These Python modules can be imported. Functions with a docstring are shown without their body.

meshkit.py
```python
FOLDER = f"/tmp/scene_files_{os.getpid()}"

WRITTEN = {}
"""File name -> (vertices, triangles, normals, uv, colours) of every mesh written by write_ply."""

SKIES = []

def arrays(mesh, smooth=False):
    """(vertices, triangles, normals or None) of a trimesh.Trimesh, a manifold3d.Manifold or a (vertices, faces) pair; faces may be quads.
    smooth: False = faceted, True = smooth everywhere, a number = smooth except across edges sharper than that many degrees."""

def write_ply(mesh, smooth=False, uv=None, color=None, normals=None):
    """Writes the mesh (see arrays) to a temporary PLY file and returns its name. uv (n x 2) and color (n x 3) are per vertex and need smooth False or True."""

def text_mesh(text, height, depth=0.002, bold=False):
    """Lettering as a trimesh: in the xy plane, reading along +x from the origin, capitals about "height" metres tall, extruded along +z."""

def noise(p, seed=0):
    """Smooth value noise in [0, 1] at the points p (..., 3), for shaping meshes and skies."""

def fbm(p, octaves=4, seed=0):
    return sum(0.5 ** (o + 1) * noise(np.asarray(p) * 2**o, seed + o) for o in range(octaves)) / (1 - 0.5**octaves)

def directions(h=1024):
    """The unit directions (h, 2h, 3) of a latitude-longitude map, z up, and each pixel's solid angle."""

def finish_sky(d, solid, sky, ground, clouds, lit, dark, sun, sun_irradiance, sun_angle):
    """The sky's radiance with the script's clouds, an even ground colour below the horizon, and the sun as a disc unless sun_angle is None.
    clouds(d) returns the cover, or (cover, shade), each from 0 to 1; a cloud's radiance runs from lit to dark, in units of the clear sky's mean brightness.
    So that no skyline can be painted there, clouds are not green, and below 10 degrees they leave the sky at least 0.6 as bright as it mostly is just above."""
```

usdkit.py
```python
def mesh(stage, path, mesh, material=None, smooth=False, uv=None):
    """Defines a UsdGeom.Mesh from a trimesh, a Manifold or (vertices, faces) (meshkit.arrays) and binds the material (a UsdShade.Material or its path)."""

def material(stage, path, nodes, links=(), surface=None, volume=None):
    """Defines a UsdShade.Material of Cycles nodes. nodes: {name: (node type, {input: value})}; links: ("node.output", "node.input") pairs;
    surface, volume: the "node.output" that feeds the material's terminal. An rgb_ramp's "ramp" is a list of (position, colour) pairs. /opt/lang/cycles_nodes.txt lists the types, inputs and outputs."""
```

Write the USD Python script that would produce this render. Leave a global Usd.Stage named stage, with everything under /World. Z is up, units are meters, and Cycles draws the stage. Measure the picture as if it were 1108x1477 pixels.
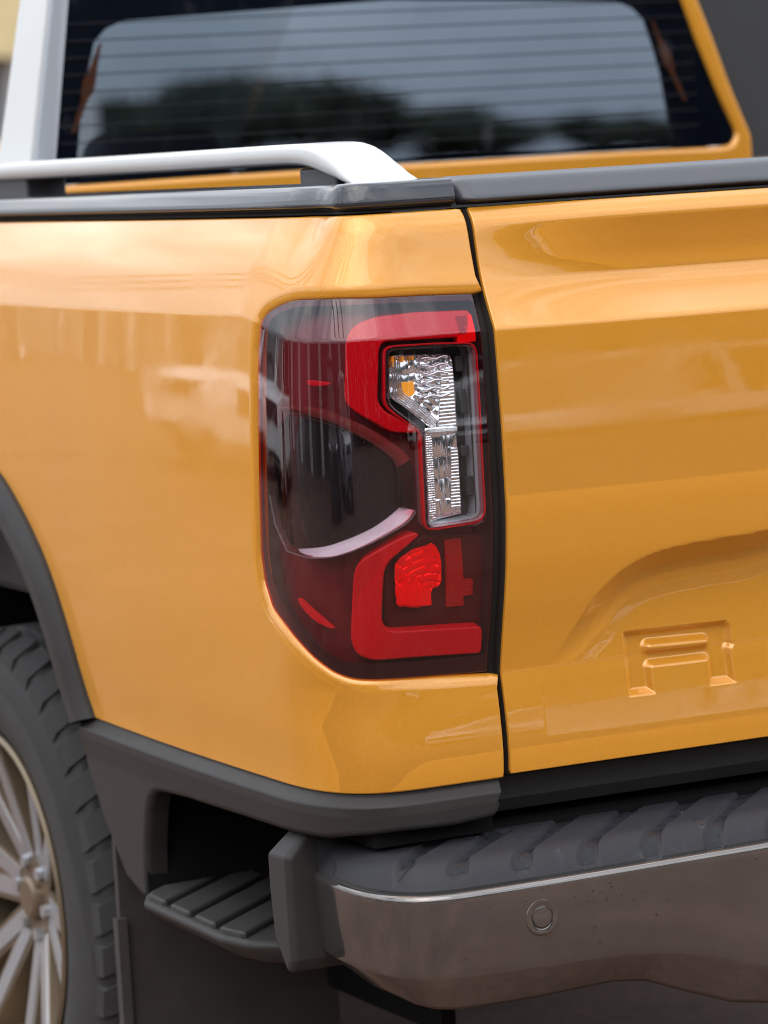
import math, random, numpy as np, trimesh, shapely, usdkit, meshkit
from shapely.geometry import Polygon, LineString, Point, box as sbox
from shapely.ops import unary_union
from pxr import Usd, UsdGeom, UsdShade, UsdLux, Sdf, Gf, Vt
random.seed(7); rng = np.random.default_rng(7)
stage = Usd.Stage.CreateInMemory()
UsdGeom.SetStageUpAxis(stage, UsdGeom.Tokens.z); UsdGeom.SetStageMetersPerUnit(stage, 1.0)
world = UsdGeom.Xform.Define(stage, '/World'); stage.SetDefaultPrim(world.GetPrim())
UsdGeom.Scope.Define(stage, '/World/Looks')
# ---------------------------------------------------------------- camera: a long lens about four metres behind the left rear corner
RIGHT = np.array([0.89479833, -0.44278567, -0.05724342]); UPV = np.array([0.095636, 0.0648507, 0.99330164]); FWD = np.array([0.43610745, 0.89427917, -0.10037455])
CAM = np.array([-1.66095242, -3.6099498, 1.44])
cam = UsdGeom.Camera.Define(stage, '/World/camera')
cam.AddTransformOp().Set(Gf.Matrix4d(*RIGHT, 0, *UPV, 0, *(-FWD), 0, *CAM, 1))
cam.CreateHorizontalApertureAttr(36.0); cam.CreateVerticalApertureAttr(48.0)
cam.CreateFocalLengthAttr(167.79); cam.CreateClippingRangeAttr(Gf.Vec2f(.05, 2000))
cam.CreateFStopAttr(7.2); cam.CreateFocusDistanceAttr(4.06)
cam.CreateExposureAttr(-0.26)
# ---------------------------------------------------------------- sky (bright overcast) and soft sun
SUN_AZ, SUN_EL = math.radians(215.0), math.radians(52.0)      # direction towards the sun: azimuth clockwise from +y
SKY = usdkit.material(stage, '/World/Looks/sky', {
    'sky': ('sky_texture', {'sky_type': 'single_scattering', 'sun_disc': False, 'sun_elevation': SUN_EL, 'sun_rotation': SUN_AZ, 'aerosol_density': 2.0}),
    'tc': ('texture_coordinate', {}),
    'mp': ('mapping', {'scale': (1.0, 1.0, 2.2)}),
    'no': ('noise_texture', {'scale': 2.6, 'detail': 7.0, 'roughness': .58, 'distortion': .35}),
    'rp': ('rgb_ramp', {'ramp': [(.30, (.10, .10, .10)), (.48, (.78, .78, .78)), (.62, (1, 1, 1))]}),
    'n2': ('noise_texture', {'scale': 4.5, 'detail': 6.0, 'roughness': .6, 'distortion': .2}),
    'cl': ('rgb_ramp', {'ramp': [(.30, (6.0, 6.6, 7.4)), (.50, (9.5, 10.0, 10.6)), (.70, (15.0, 15.2, 15.4))]}),
    'mx': ('mix_color', {}), 'sx': ('separate_xyz', {}), 'el': ('map_range', {'from_min': 0.0, 'from_max': .60, 'to_min': .80, 'to_max': 2.9, 'clamp': True}), 'ov': ('vector_math', {'math_type': 'scale'}),
    'bg': ('background_shader', {'strength': .1}),
}, [('tc.generated', 'mp.vector'), ('mp.vector', 'no.vector'), ('mp.vector', 'n2.vector'), ('no.fac', 'rp.fac'), ('n2.fac', 'cl.fac'), ('rp.color', 'mx.fac'), ('sky.color', 'mx.a'), ('cl.color', 'mx.b'),
    ('tc.generated', 'sx.vector'), ('sx.z', 'el.value'), ('mx.result', 'ov.vector1'), ('el.result', 'ov.scale'), ('ov.vector', 'bg.color')], surface='bg.background')
dome = UsdLux.DomeLight.Define(stage, '/World/sky'); dome.CreateIntensityAttr(1.0)
UsdShade.MaterialBindingAPI.Apply(dome.GetPrim()).Bind(SKY)
dome.GetPrim().SetCustomDataByKey('kind', 'structure'); dome.GetPrim().SetCustomDataByKey('label', 'bright overcast sky with thin grey clouds'); dome.GetPrim().SetCustomDataByKey('category', 'sky')
sun = UsdLux.DistantLight.Define(stage, '/World/sun'); sun.CreateIntensityAttr(0.3); sun.CreateAngleAttr(60.0); sun.CreateNormalizeAttr(True); sun.CreateColorAttr(Gf.Vec3f(1, .965, .91))
_d = np.array([math.sin(SUN_AZ) * math.cos(SUN_EL), math.cos(SUN_AZ) * math.cos(SUN_EL), math.sin(SUN_EL)])
_r = np.cross([0, 0, 1.0], _d); _r /= np.linalg.norm(_r); _u = np.cross(_d, _r)
sun.AddTransformOp().Set(Gf.Matrix4d(*_r, 0, *_u, 0, *_d, 0, 0, 0, 0, 1))
# ---------------------------------------------------------------- body surfaces (metres; x right, y forward, z up)
def sstep(a, b, t):
    t = np.clip((np.asarray(t, float) - a) / (b - a), 0, 1)
    return t * t * (3 - 2 * t)
# plan of the body: straight flank, superelliptic corner, straight rear
_t = np.linspace(0, np.pi / 2, 1500)
_cx = .12 - .12 * np.cos(_t) ** (2 / 3.0)
_cy = .122 - .172 * np.sin(_t) ** (2 / 3.0)
_px = np.concatenate([[0.0], _cx, [2.0]])
_py = np.concatenate([[6.122], _cy, [-.05]])
_s = np.concatenate([[0], np.cumsum(np.hypot(np.diff(_px), np.diff(_py)))]) - 6.0
U_REAR = float(np.interp(.12, _px[1:-1], _s[1:-1]))          # where the rear becomes straight
def u_of_x(x):
    return U_REAR + (x - .12)
_us = np.linspace(-.02, U_REAR + .02, 400)
_ex = np.interp(_us, _s, _px); _ey = np.interp(_us, _s, _py)
_ang = np.unwrap(np.arctan2(np.gradient(_ey, _us), np.gradient(_ex, _us)))
from scipy.ndimage import gaussian_filter1d as _gf
from scipy.interpolate import PchipInterpolator as _pch
_ang = _gf(_ang, 6, mode='nearest')
_ex = _ex[0] + np.concatenate([[0], np.cumsum((np.cos(_ang[1:]) + np.cos(_ang[:-1])) / 2 * np.diff(_us))])
_ey = _ey[0] + np.concatenate([[0], np.cumsum((np.sin(_ang[1:]) + np.sin(_ang[:-1])) / 2 * np.diff(_us))])
def plan(u):
    u = np.asarray(u, float)
    x = np.interp(u, _us, _ex); y = np.interp(u, _us, _ey); a = np.interp(u, _us, _ang)
    lo = np.minimum(u - _us[0], 0); hi = np.maximum(u - _us[-1], 0)
    x = x + lo * np.cos(_ang[0]) + hi * np.cos(_ang[-1]); y = y + lo * np.sin(_ang[0]) + hi * np.sin(_ang[-1])
    return x, y, -np.sin(a), np.cos(a)          # position and inward normal
def table(pts, sig, crease=None, lin=.0):
    """profile through the points; a crease splits it into pieces smoothed on their own so that the fold stays sharp"""
    pts = np.array(sorted(pts)); zz = np.arange(.5, 1.5, .0005)
    cuts = [-9] + list(crease or []) + [9]; f = np.zeros_like(zz)
    for a, b in zip(cuts[:-1], cuts[1:]):
        q = pts[(pts[:, 0] >= a - 1e-6) & (pts[:, 0] <= b + 1e-6)]; p = _pch(q[:, 0], q[:, 1]); z0, z1 = q[0, 0], q[-1, 0]
        s0 = (q[1, 1] - q[0, 1]) / (q[1, 0] - q[0, 0]); s1 = (q[-1, 1] - q[-2, 1]) / (q[-1, 0] - q[-2, 0])
        e = p(np.clip(zz, z0, z1)) + np.where(zz < z0, (zz - z0) * s0, 0) + np.where(zz > z1, (zz - z1) * s1, 0)
        e = _gf(e, sig / .0005, mode='nearest'); m = (zz >= a) & (zz < b); f[m] = e[m]
    return zz, _gf(f, .0014 / .0005, mode='nearest')
CREASE, RISE = 1.2344, .0276
_LOWER = [(.5, .004), (.70, .002), (.7261, -.003), (.7573, -.005), (.7967, -.002), (.825, .002), (.8437, .005)]
_MAIN = [(.8437, .0055), (.8844, -.004), (.933, -.016), (.981, -.025), (1.044, -.0305), (1.106, -.0305), (1.1685, -.0285), (1.2344, -.0250)]
_TOP = [(1.2344, -.0250), (1.2691, -.0105), (1.2962, .0005), (1.3234, .0080), (1.3546, .0155), (1.366, .022), (1.3726, .030)]
_TTOP = [(1.2344, -.0250), (1.250, -.0095), (1.268, .0070), (1.282, .0155), (1.287, .0175), (1.300, .0172), (1.325, .0118), (1.350, .0038), (1.362, .0085), (1.3726, .020)]
_SIDE = table([(.5, .002), (.7235, .0), (.80, -.006), (.92, -.012), (1.05, -.0135), (1.15, -.0115), (1.205, -.0085), (1.2344, -.0065), (1.262, .0045), (1.29, .0175), (1.32, .036), (1.346, .056)], .007, [CREASE])
_REAR = table(_LOWER + _MAIN[1:] + _TOP[1:], .006, [.8437, CREASE])
_TG = table(_LOWER + _MAIN[1:] + _TTOP[1:], .004, [.8437, CREASE, 1.287, 1.350])
_bu = np.arange(-3, .5, .005); _bk = np.interp(-_bu, [.06, .64, 1.10, 1.30], [0, .064, .0, .0]); _bs = np.cumsum((_bk * .005)[::-1])[::-1]   # the flank bows gently in plan
def bow(u): return np.interp(u, _bu, _bs)
def off(u, z):
    u = np.asarray(u, float); z = np.asarray(z, float)
    w = sstep(.06, U_REAR, u)
    ze = z - RISE * (1 - sstep(-.02, .14, u)) * sstep(.80, 1.2, z)
    # the corner is tighter at lamp height than at the sill: flank and rear stay flat for longer
    k = -.0095 * sstep(.015, .15, u) * (1 - sstep(.15, .285, u)) * sstep(.80, .90, z)
    return (1 - w) * np.interp(ze, *_SIDE) + w * np.interp(ze, *_REAR) + k + bow(u)
def body(u, z, d=0.0):
    x, y, nx, ny = plan(u)
    o = off(u, z) + d
    return np.stack([x + nx * o, y + ny * o, np.asarray(z, float) + 0 * x], -1)
def clad_off(u, z):
    # grey cladding below the paint: a chamfered top edge standing 11 mm proud, lower edge rolled in
    z = np.asarray(z, float)
    up = np.interp(z, [.30, .60, .672, .70, .7105, .7225, .74], [.030, .002, -.004, -.011, -.012, .003, .003])
    return up
def clad(u, z, d=0.0):
    x, y, nx, ny = plan(u)
    o = clad_off(u, z) + bow(u) + d
    return np.stack([x + nx * o, y + ny * o, np.asarray(z, float) + 0 * x], -1)
def lens_surf(u, z, d=0.0):
    # lamp lens and everything behind it: d = depth behind the outer face
    x, y, nx, ny = plan(u)
    o = off(u, z) + .004 + d
    return np.stack([x + nx * o, y + ny * o, np.asarray(z, float) + 0 * x], -1)
def normal_of(fn, u, z, e=4e-4):
    a = fn(u + e, z) - fn(u - e, z); b = fn(u, z + e) - fn(u, z - e)
    n = np.cross(a, b)
    return n / np.linalg.norm(n, axis=-1, keepdims=True)
# ---- outlines measured in the plane of each surface (metres along the body, height)
TR = {"lens":[[0.0404,1.2535],[0.0424,1.2604],[0.0514,1.2674],[0.07,1.2743],[0.0922,1.2792],[0.1093,1.2812],[0.1642,1.2816],[0.2051,1.2797],[0.2662,1.2782],[0.3366,1.2755],[0.3385,1.2713],[0.3341,1.2369],[0.3363,1.1995],[0.3369,1.1451],[0.337,1.0984],[0.3363,1.0437],[0.3362,0.9886],[0.3364,0.9326],[0.3363,0.8841],[0.334,0.8445],[0.244,0.8489],[0.1817,0.8524],[0.1671,0.8538],[0.1537,0.8567],[0.1387,0.8633],[0.1206,0.8764],[0.0997,0.8933],[0.0714,0.9122],[0.0374,0.9305],[0.0217,0.9566],[0.0169,0.9894],[0.022,1.0487],[0.0281,1.1172],[0.0327,1.1804],[0.0347,1.2274]],"border_in":[[0.0413,1.2273],[0.0487,1.2508],[0.0667,1.2647],[0.1079,1.2725],[0.1518,1.2727],[0.2206,1.2718],[0.3246,1.2676],[0.3281,1.2581],[0.3272,1.2311],[0.3265,1.1847],[0.3256,1.107],[0.3244,1.0446],[0.3243,0.9816],[0.3253,0.9174],[0.3235,0.8657],[0.2521,0.8676],[0.1827,0.8716],[0.1535,0.8749],[0.1316,0.8868],[0.1047,0.9075],[0.0768,0.9273],[0.0511,0.9456],[0.0327,0.9743],[0.0272,1.0216],[0.034,1.1092]],"bar_up":[[0.321,1.2578],[0.2523,1.2604],[0.2064,1.2592],[0.1869,1.2538],[0.178,1.2468],[0.1733,1.2359],[0.1695,1.1713],[0.1715,1.1635],[0.1816,1.1522],[0.2108,1.1297],[0.2371,1.1265],[0.2401,1.1323],[0.2238,1.1415],[0.2049,1.154],[0.1996,1.1629],[0.1987,1.1691],[0.2032,1.223],[0.2062,1.2281],[0.2112,1.2308],[0.2444,1.2296],[0.312,1.2276]],"bar_low":[[0.3187,0.8989],[0.3192,0.8666],[0.2774,0.8693],[0.2282,0.8725],[0.1828,0.8742],[0.1765,0.8765],[0.1678,0.8807],[0.1627,0.8876],[0.1607,0.8978],[0.1609,0.9064],[0.1686,0.9761],[0.1724,0.9858],[0.1792,0.9936],[0.2005,1.0065],[0.2178,1.0148],[0.2343,1.0169],[0.2367,1.0143],[0.2292,1.0088],[0.215,0.9982],[0.2011,0.987],[0.196,0.9748],[0.1925,0.9237],[0.194,0.9149],[0.1985,0.9087],[0.2082,0.9061]],"win":[[0.21,1.2184],[0.2127,1.2216],[0.2173,1.2226],[0.2656,1.2215],[0.3064,1.2191],[0.3126,1.218],[0.3169,1.2128],[0.3164,1.1701],[0.315,1.1081],[0.3147,1.0614],[0.315,1.034],[0.3129,1.0264],[0.3049,1.0224],[0.2804,1.0209],[0.2506,1.0199],[0.2441,1.0217],[0.2419,1.0269],[0.2424,1.0897],[0.2432,1.1245],[0.2398,1.131],[0.2235,1.1443],[0.2115,1.1555],[0.2066,1.1635]],"winframe_out":[[0.2086,1.2158],[0.2097,1.2226],[0.2134,1.2261],[0.2422,1.226],[0.308,1.2226],[0.3174,1.2203],[0.322,1.2138],[0.3216,1.1696],[0.3202,1.1076],[0.3209,1.0608],[0.321,1.0311],[0.3182,1.0235],[0.3084,1.0174],[0.2803,1.017],[0.2482,1.0188],[0.2412,1.0226],[0.2379,1.0284],[0.2386,1.0841],[0.238,1.115],[0.2355,1.1268],[0.2229,1.1364],[0.2105,1.1507],[0.2053,1.1626]],"claw_brow_up":[[0.0717,1.1592],[0.1139,1.1637],[0.148,1.1609],[0.1704,1.1494],[0.1884,1.1375],[0.207,1.1221],[0.2221,1.1084],[0.2293,1.0984]],"claw_brow_lo":[[0.0761,1.1557],[0.1191,1.1533],[0.1518,1.1457],[0.1724,1.1343],[0.1913,1.12],[0.2049,1.1073],[0.2131,1.0981],[0.2164,1.09]],"claw_right_out":[[0.2285,1.0986],[0.2312,1.0767],[0.231,1.0597],[0.2299,1.0412]],"claw_right_in":[[0.2164,1.09],[0.2172,1.0776],[0.2172,1.0637],[0.2155,1.0468]],"claw_strip_up":[[0.2179,1.0445],[0.2027,1.0335],[0.1885,1.0245],[0.1688,1.0155],[0.1442,1.0071],[0.1256,1.0034],[0.0762,0.9988]],"claw_strip_lo":[[0.2291,1.0415],[0.2209,1.0299],[0.2011,1.0188],[0.1823,1.008],[0.167,1.0004],[0.1491,0.9945],[0.1262,0.9938]],"red_block":[[0.2234,0.9938],[0.2279,0.9976],[0.2467,0.9998],[0.255,1.0023],[0.2631,0.9912],[0.2668,0.9711],[0.2657,0.9513],[0.2531,0.9487],[0.255,0.9302],[0.2341,0.9294],[0.2101,0.9338],[0.2084,0.9538],[0.208,0.9815],[0.2149,0.9902]],"red_low":[[0.2081,0.9545],[0.2178,0.9606],[0.2508,0.9496],[0.2542,0.9298],[0.2274,0.9322],[0.2095,0.9364]],"chamber":[[0.2465,1.0106],[0.203,0.9838],[0.1994,0.962],[0.1986,0.9183],[0.2072,0.9086],[0.3234,0.9],[0.3225,0.9406],[0.3219,1.003]],"dim_block":[[0.2717,1.0033],[0.2928,1.0027],[0.2971,0.9546],[0.3086,0.9534],[0.3095,0.9356],[0.298,0.9352],[0.2986,0.9239],[0.2756,0.9248]],"streak":[[0.084,0.9452],[0.0996,0.9385],[0.122,0.9265],[0.1424,0.9114],[0.1338,0.9128],[0.1165,0.9191],[0.0982,0.9297],[0.0861,0.9382]],"streak2":[[0.1236,1.1914],[0.1446,1.1898],[0.1582,1.1872],[0.1476,1.1844],[0.1288,1.1853]],"rev_up":[[0.2176,1.2074],[0.2194,1.2122],[0.2255,1.2138],[0.262,1.2116],[0.2951,1.209],[0.297,1.204],[0.2983,1.1731],[0.2973,1.1268],[0.2628,1.1291],[0.2537,1.1376],[0.2328,1.1548],[0.2159,1.1673]],"rev_low":[[0.2546,1.1281],[0.2969,1.128],[0.2984,1.1046],[0.2974,1.0356],[0.2995,1.0297],[0.2643,1.0246],[0.2545,1.0242],[0.254,1.0735]],"rev_left_col":[[0.2512,1.1259],[0.2609,1.125],[0.2611,1.0254],[0.2505,1.025]],"rev_mid_bar":[[0.2508,1.1308],[0.2939,1.1299],[0.2938,1.1222],[0.251,1.1231]],"rev_right_up":[[0.2794,1.1915],[0.2956,1.1959],[0.2943,1.1287],[0.2709,1.1294]],"rev_right_low":[[0.2851,1.1061],[0.2945,1.1052],[0.2943,1.0369],[0.2809,1.0382]],"amber":[[0.2245,1.1833],[0.2463,1.1829],[0.2467,1.1689],[0.2335,1.1631],[0.2259,1.1637]],"amber2":[[0.2187,1.2138],[0.2222,1.2135],[0.2205,1.2005],[0.217,1.2008]],"amber3":[[0.2306,1.2128],[0.2338,1.2126],[0.2327,1.205],[0.2299,1.2053]],"amber4":[[0.2435,1.2122],[0.2467,1.212],[0.2457,1.2068],[0.243,1.207]],"win_floor":[[0.2505,1.0243],[0.2611,1.0247],[0.3042,1.0268],[0.316,1.0207],[0.3056,1.0167],[0.2561,1.0188]],"clad":[[0.3166,0.6853],[0.2689,0.6812],[0.2016,0.683],[0.145,0.6796],[0.1104,0.6754],[0.0635,0.6746],[0.0165,0.6735],[-0.0858,0.6727],[-0.2714,0.6699],[-0.3552,0.6659],[-0.3863,0.6615],[-0.4082,0.6503],[-0.4279,0.6268],[-0.4555,0.5737],[-0.4726,0.5289],[-0.4714,0.508],[-0.5015,0.5111],[-0.5442,0.5242],[-0.6024,0.5912],[-0.6436,0.6601]],"arch_out":[[-0.9883,1.0513],[-0.904,1.0318],[-0.8126,0.9805],[-0.7254,0.9168],[-0.6653,0.8339],[-0.6269,0.7545],[-0.6036,0.7249]],"arch_in":[[-1.0333,0.9852],[-0.9224,0.9566],[-0.858,0.9201],[-0.8125,0.8762],[-0.781,0.8411],[-0.7374,0.7698],[-0.7008,0.7137]]}
TG_ARCH = [[0.2783, 0.8479], [0.2875, 0.8607], [0.299, 0.8782], [0.3138, 0.8987], [0.3285, 0.9183], [0.349, 0.9381], [0.371, 0.9521], [0.4026, 0.9635], [0.4394, 0.9687], [0.4954, 0.972], [0.5598, 0.9737]]
TG_LETTER = [[[0.376, 0.8718], [0.4096, 0.8719], [0.4111, 0.7962], [0.3754, 0.7964]], [[0.376, 0.8718], [0.5167, 0.8702], [0.5229, 0.8635], [0.5194, 0.8483], [0.3768, 0.8523]], [[0.3927, 0.8486], [0.5205, 0.8453], [0.5193, 0.8262], [0.3927, 0.8275]], [[0.4885, 0.8697], [0.5167, 0.8702], [0.5231, 0.8611], [0.5232, 0.8407], [0.5191, 0.8354], [0.4864, 0.8328]], [[0.4867, 0.8411], [0.5197, 0.8399], [0.5206, 0.7963], [0.4846, 0.7966]]]
# ---------------------------------------------------------------- materials
MAT = {}
def mat(name, nodes, links=(), surface='p.BSDF'):
    MAT[name] = usdkit.material(stage, '/World/Looks/' + name, nodes, links, surface=surface); return MAT[name]
def plain(name, col, rough, metal=0.0, coat=0.0, bump=0.0, bscale=300.0, var=0.0, vscale=6.0, spec=.5, **kw):
    n = {'tc': ('texture_coordinate', {}), 'p': ('principled_bsdf', dict(base_color=col, roughness=rough, metallic=metal, coat_weight=coat, coat_roughness=.04, specular_ior_level=spec, **kw))}
    l = []
    if bump:
        n['nb'] = ('noise_texture', {'scale': bscale, 'detail': 3.0}); n['b'] = ('bump', {'strength': bump, 'distance': .001})
        l += [('tc.object', 'nb.vector'), ('nb.fac', 'b.height'), ('b.normal', 'p.normal')]
    if var:
        n['nv'] = ('noise_texture', {'scale': vscale, 'detail': 5.0, 'roughness': .62})
        n['rv'] = ('rgb_ramp', {'ramp': [(.3, tuple(c * (1 - var) for c in col)), (.7, tuple(min(1, c * (1 + var)) for c in col))]})
        n['mr'] = ('map_range', {'from_min': .3, 'from_max': .7, 'to_min': max(.02, rough * (1 - .35 * min(1, var * 2))), 'to_max': min(1, rough * (1 + .35 * min(1, var * 2))), 'clamp': True})
        l += [('tc.object', 'nv.vector'), ('nv.fac', 'rv.fac'), ('rv.color', 'p.base_color'), ('nv.fac', 'mr.value'), ('mr.result', 'p.roughness')]
    return mat(name, n, l)
# amber-orange metallic clear-coated paint: flake sparkle in the base, faint road film in the coat
mat('orange_paint', {
    'tc': ('texture_coordinate', {}),
    'fl': ('voronoi_texture', {'scale': 1400.0}),
    'fr': ('rgb_ramp', {'ramp': [(0, (.52, .204, .012)), (1, (.63, .276, .021))]}),
    'fb': ('bump', {'strength': .08, 'distance': .0004}),
    'dn': ('noise_texture', {'scale': 9.0, 'detail': 6.0, 'roughness': .65}),
    'dr': ('map_range', {'from_min': .4, 'from_max': .75, 'to_min': .02, 'to_max': .15, 'clamp': True}),
    'on': ('noise_texture', {'scale': 55.0, 'detail': 2.0}), 'ob': ('bump', {'strength': .03, 'distance': .0006}),
    'p': ('principled_bsdf', {'metallic': .38, 'roughness': .42, 'coat_weight': 1.0, 'coat_ior': 1.62, 'specular_ior_level': .35}),
}, [('tc.object', 'fl.vector'), ('tc.object', 'dn.vector'), ('tc.object', 'on.vector'), ('fl.color', 'fr.fac'), ('fr.color', 'p.base_color'), ('fl.distance', 'fb.height'), ('fb.normal', 'p.normal'),
    ('dn.fac', 'dr.value'), ('dr.result', 'p.coat_roughness'), ('on.fac', 'ob.height'), ('ob.normal', 'p.coat_normal')])
plain('gap_dark', (.018, .013, .010), .7)
plain('jamb_paint', (.10, .045, .012), .5)
plain('silver_paint', (.47, .47, .465), .32, metal=.25, coat=.5, bump=.02, bscale=500)
plain('satin_silver', (.36, .38, .41), .38, metal=.55)
plain('gloss_black', (.014, .0145, .017), .13, coat=.5, bump=.02, bscale=700, var=.15, vscale=9)
plain('satin_black', (.035, .036, .042), .42, bump=.12, bscale=900, var=.2, vscale=8, spec=.6)
plain('grey_cladding', (.023, .0205, .0195), .52, bump=.22, bscale=1400, var=.10, vscale=14, spec=.3)
plain('dark_plastic', (.016, .0155, .016), .58, bump=.2, bscale=1200, var=.15)
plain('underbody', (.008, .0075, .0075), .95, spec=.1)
# rubbery step pad, still wet in places
mat('step_rubber', {
    'tc': ('texture_coordinate', {}), 'nw': ('noise_texture', {'scale': 34.0, 'detail': 5.0, 'roughness': .62}), 'nb': ('noise_texture', {'scale': 1300.0, 'detail': 2.0}),
    'wr': ('rgb_ramp', {'ramp': [(.615, (.022, .0215, .025)), (.64, (.018, .018, .021))]}), 'rr': ('map_range', {'from_min': .615, 'from_max': .64, 'to_min': .60, 'to_max': .14, 'clamp': True}),
    'b': ('bump', {'strength': .22, 'distance': .0006}), 'p': ('principled_bsdf', {'specular_ior_level': .32})},
    [('tc.object', 'nw.vector'), ('tc.object', 'nb.vector'), ('nw.fac', 'wr.fac'), ('wr.color', 'p.base_color'), ('nw.fac', 'rr.value'), ('rr.result', 'p.roughness'), ('nb.fac', 'b.height'), ('b.normal', 'p.normal')])
plain('wet_rubber', (.014, .014, .016), .34, bump=.3, bscale=220, var=.45, vscale=70, spec=.25)
# dark-chromed bumper with a film of road dust
mat('bumper_chrome', {
    'tc': ('texture_coordinate', {}), 'n': ('noise_texture', {'scale': 16.0, 'detail': 8.0, 'roughness': .72}), 'n2': ('noise_texture', {'scale': 260.0, 'detail': 4.0, 'roughness': .7}),
    'r': ('rgb_ramp', {'ramp': [(.35, (.205, .188, .177)), (.7, (.172, .155, .144))]}), 'm': ('map_range', {'from_min': .35, 'from_max': .7, 'to_min': .035, 'to_max': .10, 'clamp': True}),
    'b': ('bump', {'strength': .05, 'distance': .0005}), 'p': ('principled_bsdf', {'metallic': .92})},
    [('tc.object', 'n.vector'), ('tc.object', 'n2.vector'), ('n.fac', 'r.fac'), ('r.color', 'p.base_color'), ('n.fac', 'm.value'), ('m.result', 'p.roughness'), ('n2.fac', 'b.height'), ('b.normal', 'p.normal')])
plain('lamp_chrome', (.88, .88, .90), .12, metal=1.0)
plain('lamp_field', (.060, .010, .014), .35, bump=.05, bscale=300)
plain('lamp_housing', (.030, .026, .028), .42, bump=.05, bscale=400)
plain('claw_gloss', (.004, .0035, .004), .12)
plain('red_dark', (.030, .006, .007), .3)
plain('claw_trim', (.56, .49, .53), .30, metal=.15)
plain('brow_trim', (.13, .055, .05), .30, metal=.3)
plain('lamp_border', (.007, .007, .008), .35)
plain('lamp_amber', (.95, .38, .02), .15, transmission_weight=.0, emission_strength=0.0)
def ribbed(name, col, scale, rough=.18):
    mat(name, {'tc': ('texture_coordinate', {}), 'w': ('wave_texture', {'wave_type': 'bands', 'bands_direction': 'x', 'scale': scale, 'profile': 'sine'}),
               'b': ('bump', {'strength': .35, 'distance': .001}), 'p': ('principled_bsdf', {'base_color': col, 'roughness': rough, 'specular_ior_level': .6})},
        [('tc.object', 'w.vector'), ('w.fac', 'b.height'), ('b.normal', 'p.normal')])
ribbed('light_guide', (.38, .004, .015), 150.0)
plain('red_reflex', (.95, .008, .010), .16, metal=.55)
plain('dim_red', (.22, .012, .010), .3)
plain('red_line', (.36, .006, .015), .25)
def lens(name, tint, ior=1.62):
    # one thin sheet stands for both faces: the same Fresnel reflection from either side
    mat(name, {'ge': ('geometry', {}), 'io': ('map_range', {'from_min': 0.0, 'from_max': 1.0, 'to_min': ior, 'to_max': 1.0 / ior}), 'f': ('fresnel', {}), 't': ('transparent_bsdf', {'color': tint}), 'g': ('glossy_bsdf', {'color': (1, 1, 1), 'roughness': .012}), 'm': ('mix_closure', {})},
        [('ge.backfacing', 'io.value'), ('io.result', 'f.IOR'), ('f.fac', 'm.fac'), ('t.BSDF', 'm.closure1'), ('g.BSDF', 'm.closure2')], surface='m.closure')
lens('lens_red', (.95, .50, .53)); lens('lens_smoke', (.80, .74, .77)); lens('lens_clear', (.96, .96, .97)); lens('window_glass', (.29, .345, .42), 1.42); lens('windscreen_glass', (.80, .83, .84), 1.25); lens('car_glass', (.10, .11, .12), 1.6)
mat('water', {'p': ('principled_bsdf', {'base_color': (1, 1, 1), 'roughness': .0, 'ior': 1.33, 'transmission_weight': 1.0})})
plain('frit', (.010, .010, .016), .3)
plain('heater_line', (.30, .20, .15), .4)
plain('heater_bar', (.62, .16, .05), .4)
plain('seat_fabric', (.045, .045, .05), .8)
plain('cabin_trim', (.10, .10, .105), .7)
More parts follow.
